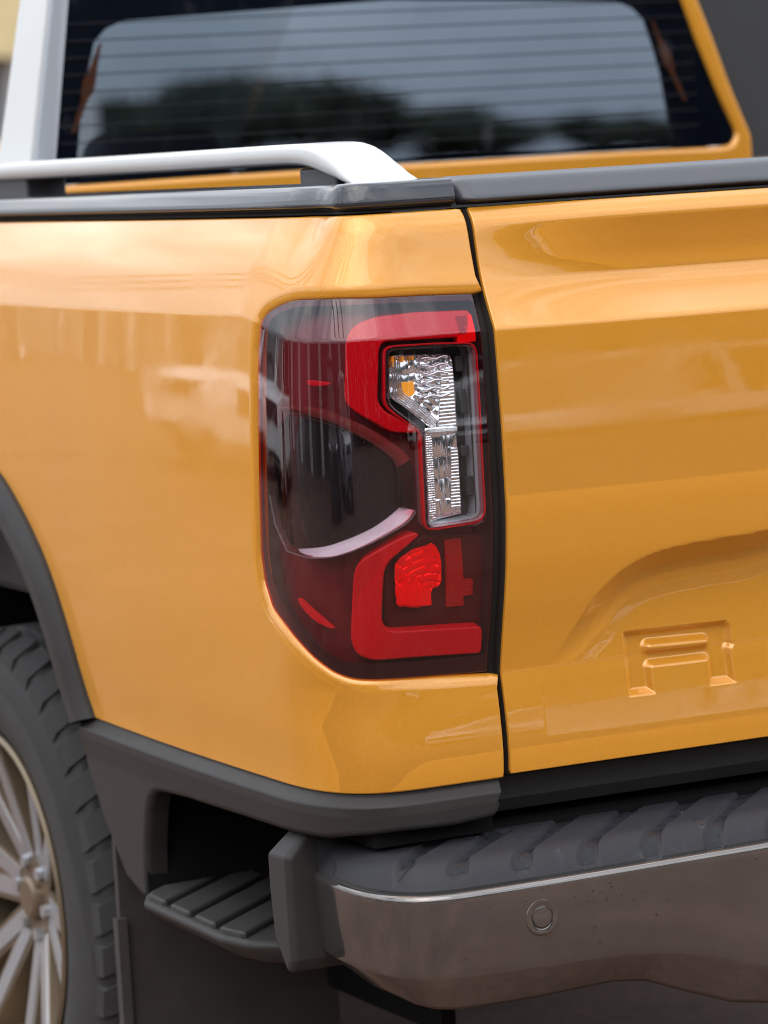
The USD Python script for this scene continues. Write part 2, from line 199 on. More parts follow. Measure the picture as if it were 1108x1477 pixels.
plain('rubber', (.027, .026, .0255), .66, bump=.15, bscale=500, var=.22, vscale=20, spec=.35)
plain('mud_rubber', (.050, .044, .040), .8, var=.25, vscale=9, spec=.3)
plain('bronze_rim', (.21, .16, .11), .36, metal=.8)
plain('machined_rim', (.46, .47, .49), .28, metal=.85)
plain('car_white', (.80, .80, .79), .3, coat=1.0)
plain('car_silver', (.50, .51, .53), .3, metal=.5, coat=1.0)
plain('car_black', (.015, .015, .017), .35)
plain('wall_plaster', (.62, .60, .56), .85, var=.12, vscale=1.2, bump=.2, bscale=40)
plain('wall_tan', (.72, .56, .30), .85, var=.08, vscale=1.5)
plain('shop_dark', (.035, .032, .034), .4)
plain('grey_panel', (.24, .24, .26), .6)
plain('bark', (.09, .065, .045), .9, bump=.5, bscale=30)
mat('leaf', {'oi': ('geometry', {}), 'r': ('rgb_ramp', {'ramp': [(0, (.010, .014, .008)), (1, (.028, .036, .016))]}), 'd': ('principled_bsdf', {'roughness': .6}), 't': ('translucent_bsdf', {'color': (.03, .04, .015)}), 'm': ('mix_closure', {'fac': .3})},
    [('oi.random_per_island', 'r.fac'), ('r.color', 'd.base_color'), ('d.BSDF', 'm.closure1'), ('t.BSDF', 'm.closure2')], surface='m.closure')
mat('brown_dirt', {
    'tc': ('texture_coordinate', {}), 'n': ('noise_texture', {'scale': .9, 'detail': 9.0, 'roughness': .68}), 'n2': ('noise_texture', {'scale': 38.0, 'detail': 6.0, 'roughness': .7}), 'v': ('voronoi_texture', {'scale': 60.0}),
    'r': ('rgb_ramp', {'ramp': [(.33, (.062, .029, .017)), (.5, (.120, .060, .036)), (.68, (.185, .112, .075))]}), 'r2': ('rgb_ramp', {'ramp': [(.3, (.62, .62, .62)), (.65, (1.2, 1.2, 1.2))]}),
    'm': ('mix_color', {'blend_type': 'multiply', 'fac': 1.0}), 'b': ('bump', {'strength': .7, 'distance': .012}), 'p': ('principled_bsdf', {'roughness': .88})},
    [('tc.object', 'n.vector'), ('tc.object', 'n2.vector'), ('tc.object', 'v.vector'), ('n.fac', 'r.fac'), ('n2.fac', 'r2.fac'), ('r.color', 'm.a'), ('r2.color', 'm.b'), ('m.result', 'p.base_color'), ('n2.fac', 'b.height'), ('b.normal', 'p.normal')])
# ---------------------------------------------------------------- prims
_names = {}
def numbered(path):
    k = _names.get(path, 0); _names[path] = k + 1
    return path if k == 0 else '%s_%03d' % (path, k)
def setd(p, **kw):
    for k, v in kw.items():
        if v: p.SetCustomDataByKey(k, v)
def xf(name, parent='/World', loc=None, rz=0, **kw):
    x = UsdGeom.Xform.Define(stage, numbered(parent + '/' + name))
    if loc is not None: x.AddTranslateOp().Set(Gf.Vec3d(*map(float, loc)))
    if rz: x.AddRotateZOp().Set(float(rz))
    setd(x.GetPrim(), **kw); return str(x.GetPath())
def put(name, m, material, parent='/World', smooth=False, normals=None, **kw):
    path = numbered(parent + '/' + name)
    if normals is not None:
        v, f = m; g = usdkit.mesh(stage, path, (v, f), MAT[material])
        g.CreateNormalsAttr(Vt.Vec3fArray.FromNumpy(np.asarray(normals, np.float32))); g.SetNormalsInterpolation('vertex')
    else:
        g = usdkit.mesh(stage, path, m, MAT[material], smooth=smooth)
    setd(g.GetPrim(), **kw); return path
def join(ms): return trimesh.util.concatenate(ms)
def tm(v, f): return trimesh.Trimesh(np.asarray(v, float), np.asarray(f, int), process=False)
def bx(x0, x1, y0, y1, z0, z1, r=0.0):
    """box, with rounded edges when r > 0 (hull of corner spheres)"""
    if r <= 0:
        b = trimesh.creation.box((x1 - x0, y1 - y0, z1 - z0)); b.apply_translation(((x0 + x1) / 2, (y0 + y1) / 2, (z0 + z1) / 2)); return b
    s = trimesh.creation.icosphere(2, r).vertices
    pts = np.concatenate([s + [x, y, z] for x in (x0 + r, x1 - r) for y in (y0 + r, y1 - r) for z in (z0 + r, z1 - r)])
    return trimesh.convex.convex_hull(pts)
def hull(*sph, n=2):
    """hull of spheres (x, y, z, r)"""
    return trimesh.convex.convex_hull(np.concatenate([trimesh.creation.icosphere(n, s[3]).vertices + s[:3] for s in sph]))
def tube(pts, r, n=8):
    pts = np.asarray(pts, float); t = np.gradient(pts, axis=0); t /= np.linalg.norm(t, axis=1, keepdims=True)
    a = np.cross(t, [0, 0, 1.0]); bad = np.linalg.norm(a, axis=1) < 1e-3; a[bad] = np.cross(t[bad], [1.0, 0, 0]); a /= np.linalg.norm(a, axis=1, keepdims=True); b = np.cross(t, a)
    th = np.arange(n) / n * 2 * np.pi
    rr = np.broadcast_to(np.asarray(r, float), (len(pts),))
    v = (pts[:, None] + rr[:, None, None] * (np.cos(th)[None, :, None] * a[:, None] + np.sin(th)[None, :, None] * b[:, None])).reshape(-1, 3)
    f = []
    for i in range(len(pts) - 1):
        for k in range(n):
            p, q = i * n + k, i * n + (k + 1) % n
            f += [[p, q, q + n], [p, q + n, p + n]]
    f += [[0, k + 1, k] for k in range(1, n - 1)] + [[(len(pts) - 1) * n, (len(pts) - 1) * n + k, (len(pts) - 1) * n + k + 1] for k in range(1, n - 1)]
    m = tm(v, f); m.fix_normals(); return m
def loft(rows, closed=False):
    """quads between equally long rows of points"""
    rows = np.asarray(rows, float); a, b = rows.shape[:2]; f = []
    for i in range(a - 1):
        for k in range(b if closed else b - 1):
            p, q = i * b + k, i * b + (k + 1) % b
            f += [[p, q, q + b], [p, q + b, p + b]]
    return tm(rows.reshape(-1, 3), f)
def resample(pts, n):
    pts = np.asarray(pts, float); s = np.concatenate([[0], np.cumsum(np.linalg.norm(np.diff(pts, axis=0), axis=1))])
    t = np.linspace(0, s[-1], n); return np.stack([np.interp(t, s, pts[:, k]) for k in range(pts.shape[1])], 1)
def smoothline(pts, n, it=2):
    p = np.asarray(pts, float)
    for _ in range(it):                                     # Chaikin corner cutting, ends kept
        q = [p[0]]
        for a, b in zip(p[:-1], p[1:]): q += [a * .75 + b * .25, a * .25 + b * .75]
        p = np.array(q + [p[-1]])
    return resample(p, n)
def smoothpoly(pts, it=2, cut=.0035):
    """rounds the corners of an outline, cutting at most "cut" off each side"""
    p = np.asarray(pts, float)
    for _ in range(it):
        q = []
        for a, b in zip(p, np.roll(p, -1, 0)):
            l = np.linalg.norm(b - a); t = min(.25, cut / max(l, 1e-9)); q += [a + (b - a) * t, b + (a - b) * t]
        p = np.array(q); cut = cut * .5
    return Polygon(p)
def extrude(poly, h, z0=0.0, axes='xyz'):
    m = trimesh.creation.extrude_polygon(poly, h, engine='earcut'); m.apply_translation((0, 0, z0))
    if axes != 'xyz':
        order = ['xyz'.index(c) for c in axes]; v = np.zeros_like(m.vertices); v[:, order] = m.vertices; m = tm(v, m.faces); m.fix_normals()
    return m
def bevel_extrude(poly, z0, z1, r, steps=4, top_only=False):
    """prism with rounded upper (and lower) rims"""
    rings = []
    lo = [] if top_only else [(r * (1 - math.sin(a)), z0 + r * (1 - math.cos(a))) for a in np.linspace(0, math.pi / 2, steps)]
    hi = [(r * (1 - math.cos(a)), z1 - r * (1 - math.sin(a))) for a in np.linspace(0, math.pi / 2, steps)]
    prof = (lo if lo else [(0, z0)]) + hi
    p = np.array(shapely.geometry.polygon.orient(poly).exterior.coords)[:-1]
    p = resample(np.vstack([p, p[:1]]), max(24, int(poly.length / .006)))[:-1]
    e = np.roll(p, -1, 0) - np.roll(p, 1, 0); nrm = np.stack([-e[:, 1], e[:, 0]], 1); nrm /= np.linalg.norm(nrm, axis=1, keepdims=True)
    rings = [np.column_stack([p + nrm * o, np.full(len(p), z)]) for o, z in prof]
    m = loft(rings, closed=True); n = len(p)
    def cap(ring, flip):
        tri = trimesh.creation.triangulate_polygon(Polygon(ring[:, :2]), engine='earcut')
        v, f = tri
        return tm(np.column_stack([v, np.full(len(v), ring[0, 2])]), f[:, ::-1] if flip else f)
    return join([m, cap(rings[-1], False), cap(rings[0], True)])
# ---------------------------------------------------------------- trimmed sheet on a parametric surface, with a rounded edge turned inwards
def fill(poly, us, zs):
    """mesh of a polygon in (u, z), cut along the given grid lines; returns points (n, 2) and triangles"""
    us, zs = np.asarray(us, float), np.asarray(zs, float)
    U0, Z0 = np.meshgrid(us[:-1], zs[:-1], indexing='ij'); U1, Z1 = np.meshgrid(us[1:], zs[1:], indexing='ij')
    cells = shapely.box(U0.ravel(), Z0.ravel(), U1.ravel(), Z1.ravel())
    shapely.prepare(poly); bd = poly.boundary; shapely.prepare(bd)
    cut = shapely.intersects(bd, cells); ins = ~cut & shapely.contains_xy(poly, (U0.ravel() + U1.ravel()) / 2, (Z0.ravel() + Z1.ravel()) / 2)
    nz = len(zs); gi, gk = np.divmod(np.nonzero(ins)[0], nz - 1)
    key = lambda i, k: i * nz + k
    quads = np.stack([key(gi, gk), key(gi + 1, gk), key(gi + 1, gk + 1), key(gi, gk + 1)], 1)
    pts = [np.stack([np.repeat(us, nz), np.tile(zs, len(us))], 1)]; tris = [quads[:, [0, 1, 2]], quads[:, [0, 2, 3]]]; base = len(pts[0])
    for c in np.nonzero(cut)[0]:
        g = cells[c].intersection(poly)
        for q in getattr(g, 'geoms', [g]):
            if q.geom_type != 'Polygon' or q.area < 1e-12: continue
            ring = np.array(shapely.geometry.polygon.orient(q).exterior.coords)[:-1]
            v, f = trimesh.creation.triangulate_polygon(Polygon(ring), engine='earcut')
            a, b, d = v[f[:, 0]], v[f[:, 1]], v[f[:, 2]]
            fl = ((b - a)[:, 0] * (d - a)[:, 1] - (b - a)[:, 1] * (d - a)[:, 0]) < 0
            f[fl] = f[fl][:, ::-1]
            pts.append(v); tris.append(f + base); base += len(v)
    p, t = np.concatenate(pts), np.concatenate(tris)
    r, inv = np.unique(np.round(p, 6), axis=0, return_inverse=True); t = inv.ravel()[t]
    t = t[(t[:, 0] != t[:, 1]) & (t[:, 1] != t[:, 2]) & (t[:, 0] != t[:, 2])]
    used, inv = np.unique(t, return_inverse=True)
    return r[used], inv.reshape(-1, 3)
def densify(poly, step):
    return shapely.segmentize(poly, step)
def sheet(fn, poly, us, zs, r=.003, skirt=.012, rfun=None, steps=5, dfun=None):
    """poly = edge of the flat part; the rounding of radius r goes outwards from it. Returns ((v, f), normals)."""
    poly = densify(poly, .004)
    p, t = fill(poly, us, zs)
    V = fn(p[:, 0], p[:, 1]); N = normal_of(fn, p[:, 0], p[:, 1])
    vs, ns, fs = [V], [N], [t]; base = len(p)
    if r > 0 or rfun:
        for hole, ring in [(False, poly.exterior)] + [(True, h) for h in poly.interiors]:
            q = np.array(ring.coords)[:-1]; area = .5 * np.sum(q[:, 0] * np.roll(q[:, 1], -1) - q[:, 1] * np.roll(q[:, 0], -1))
            if (area < 0) != hole: q = q[::-1]
            # now the sheet lies to the left of the travel direction; outward is to the right
            e = np.roll(q, -1, 0) - q; e /= np.maximum(np.linalg.norm(e, axis=1, keepdims=True), 1e-9)
            o = np.stack([e[:, 1], -e[:, 0]], 1); o = o + np.roll(o, 1, 0); o /= np.maximum(np.linalg.norm(o, axis=1, keepdims=True), 1e-9)
            rr = np.full(len(q), r) if rfun is None else rfun(q)
            dd = rr if dfun is None else dfun(q)
            n = len(q); n0 = normal_of(fn, q[:, 0], q[:, 1])
            Pb = fn(q[:, 0], q[:, 1]); To = fn(q[:, 0] + o[:, 0] * 5e-4, q[:, 1] + o[:, 1] * 5e-4) - Pb; To /= np.linalg.norm(To, axis=1, keepdims=True)
            rows, rn = [], []
            for a in np.linspace(0, np.pi / 2, steps):
                w = q + o * (rr * math.sin(a))[:, None]
                nn = normal_of(fn, w[:, 0], w[:, 1])
                rows.append(fn(w[:, 0], w[:, 1]) - nn * (dd * (1 - math.cos(a)))[:, None]); m_ = nn * (rr * math.cos(a))[:, None] + To * (dd * math.sin(a))[:, None]; rn.append(m_ / np.linalg.norm(m_, axis=1, keepdims=True))
            rows.append(rows[-1] - n0 * skirt); rn.append(To)
            rows = np.array(rows); rn = np.array(rn); L = len(rows)
            k = np.arange(n); k2 = (k + 1) % n
            for i in range(L - 1):
                A, B = base + i * n, base + (i + 1) * n
                fs.append(np.stack([A + k, B + k, B + k2], 1)); fs.append(np.stack([A + k, B + k2, A + k2], 1))
            vs.append(rows.reshape(-1, 3)); ns.append(rn.reshape(-1, 3)); base += L * n
    v, nn, f = np.concatenate(vs), np.concatenate(ns), np.concatenate(fs)
    # winding must agree with the normals
    g = np.cross(v[f[:, 1]] - v[f[:, 0]], v[f[:, 2]] - v[f[:, 0]])
    bad = (g * nn[f[:, 0]]).sum(1) < 0; f[bad] = f[bad][:, ::-1]
    return (v, f), nn
def put_sheet(name, material, parent, *a, **k):
    kw = {x: k.pop(x) for x in ('label', 'kind') if x in k}
    (v, f), n = sheet(*a, **k); return put(name, (v, f), material, parent, normals=n, **kw)
def span(a, b, step): return np.linspace(a, b, max(2, int(round((b - a) / step)) + 1))
# ================================================================ the pickup truck
TRUCK = xf('pickup_truck', label='amber orange double-cab pickup truck seen close from its left rear corner', category='pickup truck')
GAP_L, GAP_R, ZB, ZT = .2068, .2142, .7235, 1.3735
u_gap = u_of_x(GAP_L)
WC = (1.235, .39)                                             # rear wheel centre (y, z)
lens_poly = smoothpoly(TR['lens'], 1).intersection(sbox(-1, 0, u_of_x(.1990), 2)).buffer(0)
# ---- bed side (quarter panel) with the lamp opening and wheel arch cut out
arch = [(u, z) for u, z in TR['arch_out']][::-1]                # from the cladding up to the top
uc = .122 - WC[0]
left = [(u, z) for u, z in arch if u > uc + .02] + [(uc, 1.094)]
arch_pts = [(left[0][0] + .02, .60)] + left + [(2 * uc - u, z) for u, z in left[::-1][1:]] + [(2 * uc - left[0][0] - .02, .60)]
arch_line = smoothline(arch_pts[1:-1], 80, 2)
arch_poly = Polygon([(arch_line[0][0] + .004, .5)] + list(map(tuple, arch_line)) + [(arch_line[-1][0] - .004, .5)])
R_LAMP, R_EDGE, D_LAMP = .014, .003, .0075
edge = sbox(-1.70, ZB, u_gap, ZT - .002)
flat = edge.buffer(-R_EDGE).difference(lens_poly.buffer(.0012 + R_LAMP)).difference(arch_poly.buffer(R_EDGE))
# the opening runs out to the tailgate gap: drop slivers beside the lens
flat = flat.difference(sbox(u_gap - .05, .862, u_gap + .1, 1.262))
flat = max(getattr(flat, 'geoms', [flat]), key=lambda g: g.area)
_lb = lens_poly.buffer(.0012 + R_LAMP + .0015); shapely.prepare(_lb)
def rf(q): return np.where(shapely.contains_xy(_lb, q[:, 0], q[:, 1]), R_LAMP, R_EDGE)
us = np.concatenate([span(-1.70, -.62, .012)[:-1], span(-.62, -.10, .006)[:-1], span(-.10, .36, .0035)])
zs = np.concatenate([span(.70, 1.19, .0045)[:-1], span(1.19, 1.30, .0025)[:-1], span(1.30, 1.38, .004)])
put_sheet('bed_side', 'orange_paint', TRUCK, body, flat, us, zs, skirt=.008, rfun=rf, dfun=lambda q: np.where(rf(q) > .01, D_LAMP, R_EDGE), steps=8)
# ---- tailgate: pressed sheet with a scoop under the lip, a main face, an arched recess and the stamped letter
arch_edge = smoothline([(.262, .838)] + [tuple(p) for p in TG_ARCH] + [(.66, .998), (.962, 1.0), (1.262, .998), (1.33, .985)] + [(1.924 - a, b) for a, b in TG_ARCH[::-1]] + [(1.662, .838)], 400, 2)
arch_in = Polygon(np.vstack([arch_edge, [(1.662, .5), (.262, .5)]])); arch_ln = LineString(arch_edge)
letter = unary_union([Polygon(q) for q in TG_LETTER]).buffer(.0015).buffer(-.003).buffer(.0015)
shapely.prepare(arch_in); shapely.prepare(arch_ln); shapely.prepare(letter); let_b = letter.boundary; shapely.prepare(let_b)
LOW_Z, LOW_Y = [.70, .7261, .7573, .7967, .8437, .90, 1.02], [-.048, -.053, -.0555, -.0515, -.0455, -.0385, -.024]
def tail(x, z, d=0.0):
    x = np.asarray(x, float); z = np.asarray(z, float)
    xm = np.minimum(x, 1.924 - x)
    w = sstep(.15, .46, xm)
    o = (1 - w) * np.interp(z, *_REAR) + w * np.interp(z, *_TG)
    y = -.05 + o
    lo = np.interp(z, LOW_Z, LOW_Y)
    pts = shapely.points(x, z); near = (z < 1.02) & (xm > .25)
    s = np.full(x.shape, -1.0)
    if near.any():
        dd = shapely.distance(arch_ln, pts[near]); s[near] = np.where(shapely.contains_xy(arch_in, x[near], z[near]), dd, -dd)
    # s > 0 inside the arch: a short overhang, then a soft hollow down to the lower face
    k = np.clip((s + .002) / .060, 0, 1)
    g = np.where(s > -.002, np.interp(s, [-.002, .001, .006, .024, .034, .046, .060], [0, .01, .14, .66, .84, .955, 1.0]), 0)
    dy = np.maximum(lo - y, 0)
    y = y + dy * g
    nl = near & (x > .36) & (x < .62) & (z < .92)
    if nl.any():
        dl = shapely.distance(let_b, pts[nl]); sd = np.where(shapely.contains_xy(letter, x[nl], z[nl]), dl, -dl)
        y[nl] += .0090 * sstep(-.0012, .0088, sd)
    return np.stack([x, y + d, z], -1)
xs = np.concatenate([span(GAP_R, .385, .0022)[:-1], span(.385, .575, .0014)[:-1], span(.575, .66, .0022)[:-1], span(.66, 1.71, .012)])
zt = np.concatenate([span(.72, .76, .004)[:-1], span(.76, .78, .0022)[:-1], span(.78, .885, .0014)[:-1], span(.885, 1.03, .0022)[:-1], span(1.03, 1.20, .006)[:-1], span(1.20, 1.375, .003)])
TGX = xf('tailgate', TRUCK)
put_sheet('tailgate_skin', 'orange_paint', TGX, tail, sbox(GAP_R, .7270, 1.924 - GAP_R, ZT - .002).buffer(-.0016), xs, zt, r=.0016, skirt=.003, steps=4)
# gap jambs behind the shut lines
jz = span(.735, 1.37, .01)
def jamb(x0, x1, back):
    a = np.stack([np.full_like(jz, x0), np.interp(jz, *_REAR) - .05 + back, jz], 1); b = a.copy(); b[:, 0] = x1
    return loft([a, b])
put('jamb', join([jamb(.186, .30, .024)]), 'gap_dark', TGX)
tz = span(.726, ZT - .004, .006)
for s in (0, 1):
    xe = GAP_R + .0012 if s == 0 else 1.924 - GAP_R - .0012; ye = tail(np.full_like(tz, xe), tz)[:, 1]
    put('edge_seal', loft([np.column_stack([np.full_like(tz, xe), ye + a, tz]) for a in (.0030, .05)]), 'gap_dark', TGX)
put('inner_face', bx(GAP_R + .01, 1.70, .035, .05, .74, 1.37), 'jamb_paint', TGX)
# tailgate top moulding with a sloped face and rounded end
def capsec(y0, zb):                                           # (y, z) section of the moulding
    return [(y0 - .004, zb), (y0 - .0055, zb + .004), (y0 + .016, zb + .0235), (y0 + .024, zb + .0265), (y0 + .075, zb + .029), (y0 + .085, zb + .022), (y0 + .085, zb - .004), (y0 + .01, zb - .004)]
sec = np.array(shapely.segmentize(smoothpoly(capsec(-.026, 1.3775), 2), .004).exterior.coords)[:-1]
rows = []
mid = sec.mean(0)
for x, k in [(GAP_R - .008, .0), (GAP_R - .008, .55), (GAP_R - .006, .74), (GAP_R - .003, .87), (GAP_R + .003, .96), (GAP_R + .010, 1.0), (.5, 1.0), (.962, 1.0), (1.4, 1.0), (1.70, 1.0), (1.715, .9), (1.718, 0)]:
    q = mid + (sec - mid) * k; rows.append(np.column_stack([np.full(len(q), x), q[:, 0], q[:, 1]]))
m = loft(rows, closed=True); m.fix_normals(); put('top_moulding', m, 'satin_black', TGX, smooth=35)
# ---- bed rail capping along the flank and round the corner
crow = []
cs = smoothpoly([(0, .0), (-.004, .004), (.006, .022), (.014, .0265), (.10, .0275), (.108, .02), (.108, -.004), (.012, -.004)], 2)
cs = np.array(shapely.segmentize(cs, .005).exterior.coords)[:-1]; cm = cs.mean(0)
stations = list(np.linspace(-1.45, .0, 24)) + list(np.linspace(.02, u_of_x(.150), 28)) + [u_of_x(.170), u_of_x(.190), u_of_x(.200)]
for i, u in enumerate(stations + [u_of_x(.1990), u_of_x(.205)]):
    k = 1.0 if i < len(stations) else [.9, 0][i - len(stations)]
    x, y, nx, ny = plan(np.array([u])); o = float(off(np.array([u]), np.array([1.3735]))[0]) - .002
    # the capping narrows round the corner so that its inner edge does not fold over
    wdt = 1.0 - .45 * float(sstep(.05, .22, u))
    q = cm + (cs - cm) * k
    crow.append(np.column_stack([x + nx * (o + q[:, 0] * wdt), y + ny * (o + q[:, 0] * wdt), 1.3785 + q[:, 1]]))
m = loft(crow, closed=True); m.fix_normals(); put('rail_capping', m, 'gloss_black', TRUCK, smooth=35)
put('capping_gasket', loft([np.stack([np.array(body(u, 1.372, .006)), np.array(body(u, 1.379, .006))], 0) for u in span(-1.45, u_gap, .02)]), 'gap_dark', TRUCK)
# ---- tail lamp
LAMP = xf('tail_lamp', TRUCK)
lu, lz = span(-.02, .36, .004), np.concatenate([span(.83, 1.20, .005)[:-1], span(1.20, 1.30, .0022)])
win = smoothpoly(TR['win'], 1); frame_out = smoothpoly(TR['winframe_out'], 1)
L0 = lambda d, disp=None: (lambda u, z: lens_surf(u, z, d + (0 if disp is None else disp(u, z))))
lens_in = lens_poly.buffer(-.0025)
claw = Polygon(list(map(tuple, smoothline(TR['claw_brow_lo'], 40))) + list(map(tuple, TR['claw_right_in'])) + [tuple(TR['claw_right_out'][-1])] + list(map(tuple, smoothline(TR['claw_strip_lo'], 40))) + [(.086, 1.000), (.060, 1.030), (.050, 1.06), (.050, 1.12)]).buffer(0).buffer(-.001).buffer(.0026)
claw = max(getattr(claw, 'geoms', [claw]), key=lambda g: g.area)
put_sheet('smoked_lens', 'lens_smoke', LAMP, L0(.0001), claw.buffer(-.00005), lu, lz, r=0)
put_sheet('red_lens', 'lens_red', LAMP, L0(0), lens_in.difference(win.buffer(.0002)).difference(claw), lu, lz, r=.0022, skirt=.006, steps=4)
put_sheet('clear_lens', 'lens_clear', LAMP, L0(.0002), win.buffer(-.0003), lu, lz, r=0, skirt=0)
bor = lens_poly.buffer(-.0005).difference(smoothpoly(TR['border_in'], 1).intersection(sbox(-1, 0, 1, 2)))
put_sheet('lens_border', 'lamp_border', LAMP, L0(.0035), bor, lu, lz, r=0)
put_sheet('housing', 'lamp_field', LAMP, L0(.024), lens_poly.buffer(.003).difference(win.buffer(.0005)), lu, lz, r=.0, skirt=.02)
# side wall closing the housing all round, lens to back
q = np.array(densify(lens_poly.buffer(.0012), .004).exterior.coords)
put('housing_wall', loft([L0(d)(q[:, 0], q[:, 1]) for d in (.0035, .015, .030)]), 'lamp_housing', LAMP, smooth=40)
fr = frame_out.difference(win.buffer(.0010))
fr = max(getattr(fr, 'geoms', [fr]), key=lambda g: g.area)
put_sheet('window_seam', 'red_line', LAMP, L0(.0030), win.buffer(.0028).difference(win.buffer(.0018)), lu, lz, r=.0004, skirt=.006, steps=3)
def solid(name, material, key, d, depth, r=.0015, it=1, disp=None, us=None, zs=None, **k):
    P = smoothpoly(TR[key], it) if it else Polygon(TR[key])
    P = P.buffer(0).buffer(-r); P = max(getattr(P, 'geoms', [P]), key=lambda g: g.area)
    return put_sheet(name, material, LAMP, L0(d, disp), P, lu if us is None else us, lz if zs is None else zs, r=r, skirt=depth, steps=4, **k)
solid('light_bar', 'light_guide', 'bar_up', .004, .018, r=.003, it=2)
solid('light_bar', 'light_guide', 'bar_low', .004, .018, r=.003, it=2)
# light-bar end block (brighter square at the top right)
bu = np.array(TR['bar_up']); u1 = bu[:, 0].max(); zt1 = bu[0, 1]
put_sheet('end_prism', 'red_reflex', LAMP, L0(.004), sbox(u1 - .022, zt1 - .034, u1 - .002, zt1 - .006), lu, lz, r=.002, skirt=.01)
def ribbon(name, material, a, da, b, db, n=60, m=6, bulge=0.0):
    A, B = smoothline(a, n, 2), smoothline(b, n, 2); rows = []
    for t in np.linspace(0, 1, m):
        p = A * (1 - t) + B * t; rows.append(L0(da * (1 - t) + db * t - bulge * math.sin(math.pi * t))(p[:, 0], p[:, 1]))
    return put(name, loft(rows), material, LAMP, smooth=50)
ribbon('claw_brow', 'brow_trim', TR['claw_brow_up'], .009, TR['claw_brow_lo'], .015, bulge=.002)
ribbon('claw_side', 'claw_gloss', TR['claw_right_out'], .007, TR['claw_right_in'], .015)
ribbon('claw_ledge', 'claw_trim', TR['claw_strip_up'], .022, TR['claw_strip_lo'], .005, bulge=.001)
cav = Polygon(list(map(tuple, TR['claw_brow_lo'])) + list(map(tuple, TR['claw_right_in'])) + list(map(tuple, TR['claw_strip_up'])) + [(.040, 1.01), (.026, 1.06), (.024, 1.12)]).buffer(0)
put_sheet('claw_panel', 'claw_gloss', LAMP, L0(.0205), cav, lu, lz, r=0)
# facets of the reflectors: each cell a small tilted pillow
def facets(pu, pz, amp, seed, tilt=1.0, ou=0.0, oz=0.0):
    def d(u, z):
        i = np.floor((u - ou) / pu); k = np.floor((z - oz) / pz); a = (u - ou) / pu - i - .5; b = (z - oz) / pz - k - .5
        h1 = np.modf(np.abs(np.sin(i * 12.9898 + k * 78.233 + seed) * 43758.5453))[0] - .5; h2 = np.modf(np.abs(np.sin(i * 39.346 + k * 11.135 + seed * 2) * 24634.6345))[0] - .5
        return amp * (1.6 * (a * a + b * b) - .4 + tilt * (h1 * a + h2 * b) * 1.6)
    return d
def reflector(name, material, key, d, depth, pu, pz, amp, seed, tilt=1.0, r=.0008, it=0, step=None, disp=None):
    P = Polygon(TR[key]).buffer(0) if it == 0 else smoothpoly(TR[key], it); a0, b0, a1, b1 = P.bounds; s = step or .0011
    P = P.buffer(-max(r, .0002)); P = max(getattr(P, 'geoms', [P]), key=lambda g: g.area)
    (v, f), n = sheet(L0(d, disp or facets(pu, pz, amp, seed, tilt, a0, b0)), P, span(a0, a1, s), span(b0, b1, s), r=r, skirt=depth, steps=3)
    return put(name, (v, f), material, LAMP, smooth=28)
# wall of the clear chamber and its dark floor
q = np.array(densify(win.buffer(.0004), .004).exterior.coords)
put('chamber_wall', loft([L0(d)(q[:, 0], q[:, 1]) for d in (.0035, .02, .0395)]), 'grey_panel', LAMP, smooth=40)
put_sheet('chamber_floor', 'lamp_housing', LAMP, L0(.039), win, lu, lz, r=0)
RU = TR['rev_up']; rl = LineString(smoothline([RU[0], RU[11], RU[10], RU[9], RU[8]], 60, 2)); shapely.prepare(rl)
def swept(u, z):                                             # facets running parallel to the left outline of the chamber
    u, z = np.broadcast_arrays(u, z); d_ = shapely.distance(rl, shapely.points(u, z)); s_ = shapely.line_locate_point(rl, shapely.points(u, z))
    return facets(.0080, .0150, .0018, 3.1, 1.3)(d_, s_)
reflector('upper_reflector', 'lamp_chrome', 'rev_up', .022, .010, .0062, .0066, .0014, 3.1, 1.5, it=1, disp=swept)
reflector('lower_reflector', 'lamp_chrome', 'rev_low', .026, .010, .0066, .0240, .0016, 5.7, 1.2)
reflector('prism_column', 'lamp_chrome', 'rev_left_col', .014, .012, .0026, .0026, .0010, 1.3, .5, step=.0005)
reflector('prism_column', 'lamp_chrome', 'rev_right_low', .017, .010, .0300, .0036, .0013, 2.2, .25, step=.0006)
reflector('prism_column', 'lamp_chrome', 'rev_right_up', .017, .010, .0300, .0040, .0014, 8.2, .25, step=.0006)
solid('cross_bar', 'lamp_chrome', 'rev_mid_bar', .012, .015, r=.0022, it=0)
# guides following the chamber outline, one inside the other
for k in range(5):
    g_ = rl.offset_curve(.0008 + .0026 * k)
    if g_.representative_point().x < rl.representative_point().x: g_ = rl.offset_curve(-.0008 - .0026 * k)
    g_ = max(getattr(g_, 'geoms', [g_]), key=lambda q_: q_.length); c_ = resample(np.array(g_.coords), 60)
    put('guide_wire', tube(L0(.0150 + .0008 * k)(*c_.T), .0009, 6), 'lamp_chrome', LAMP, smooth=60)
for k in ('amber', 'amber2', 'amber3', 'amber4'): solid('amber_prism', 'lamp_amber', k, .015 if k != 'amber' else .021, .006, r=.001, it=0)
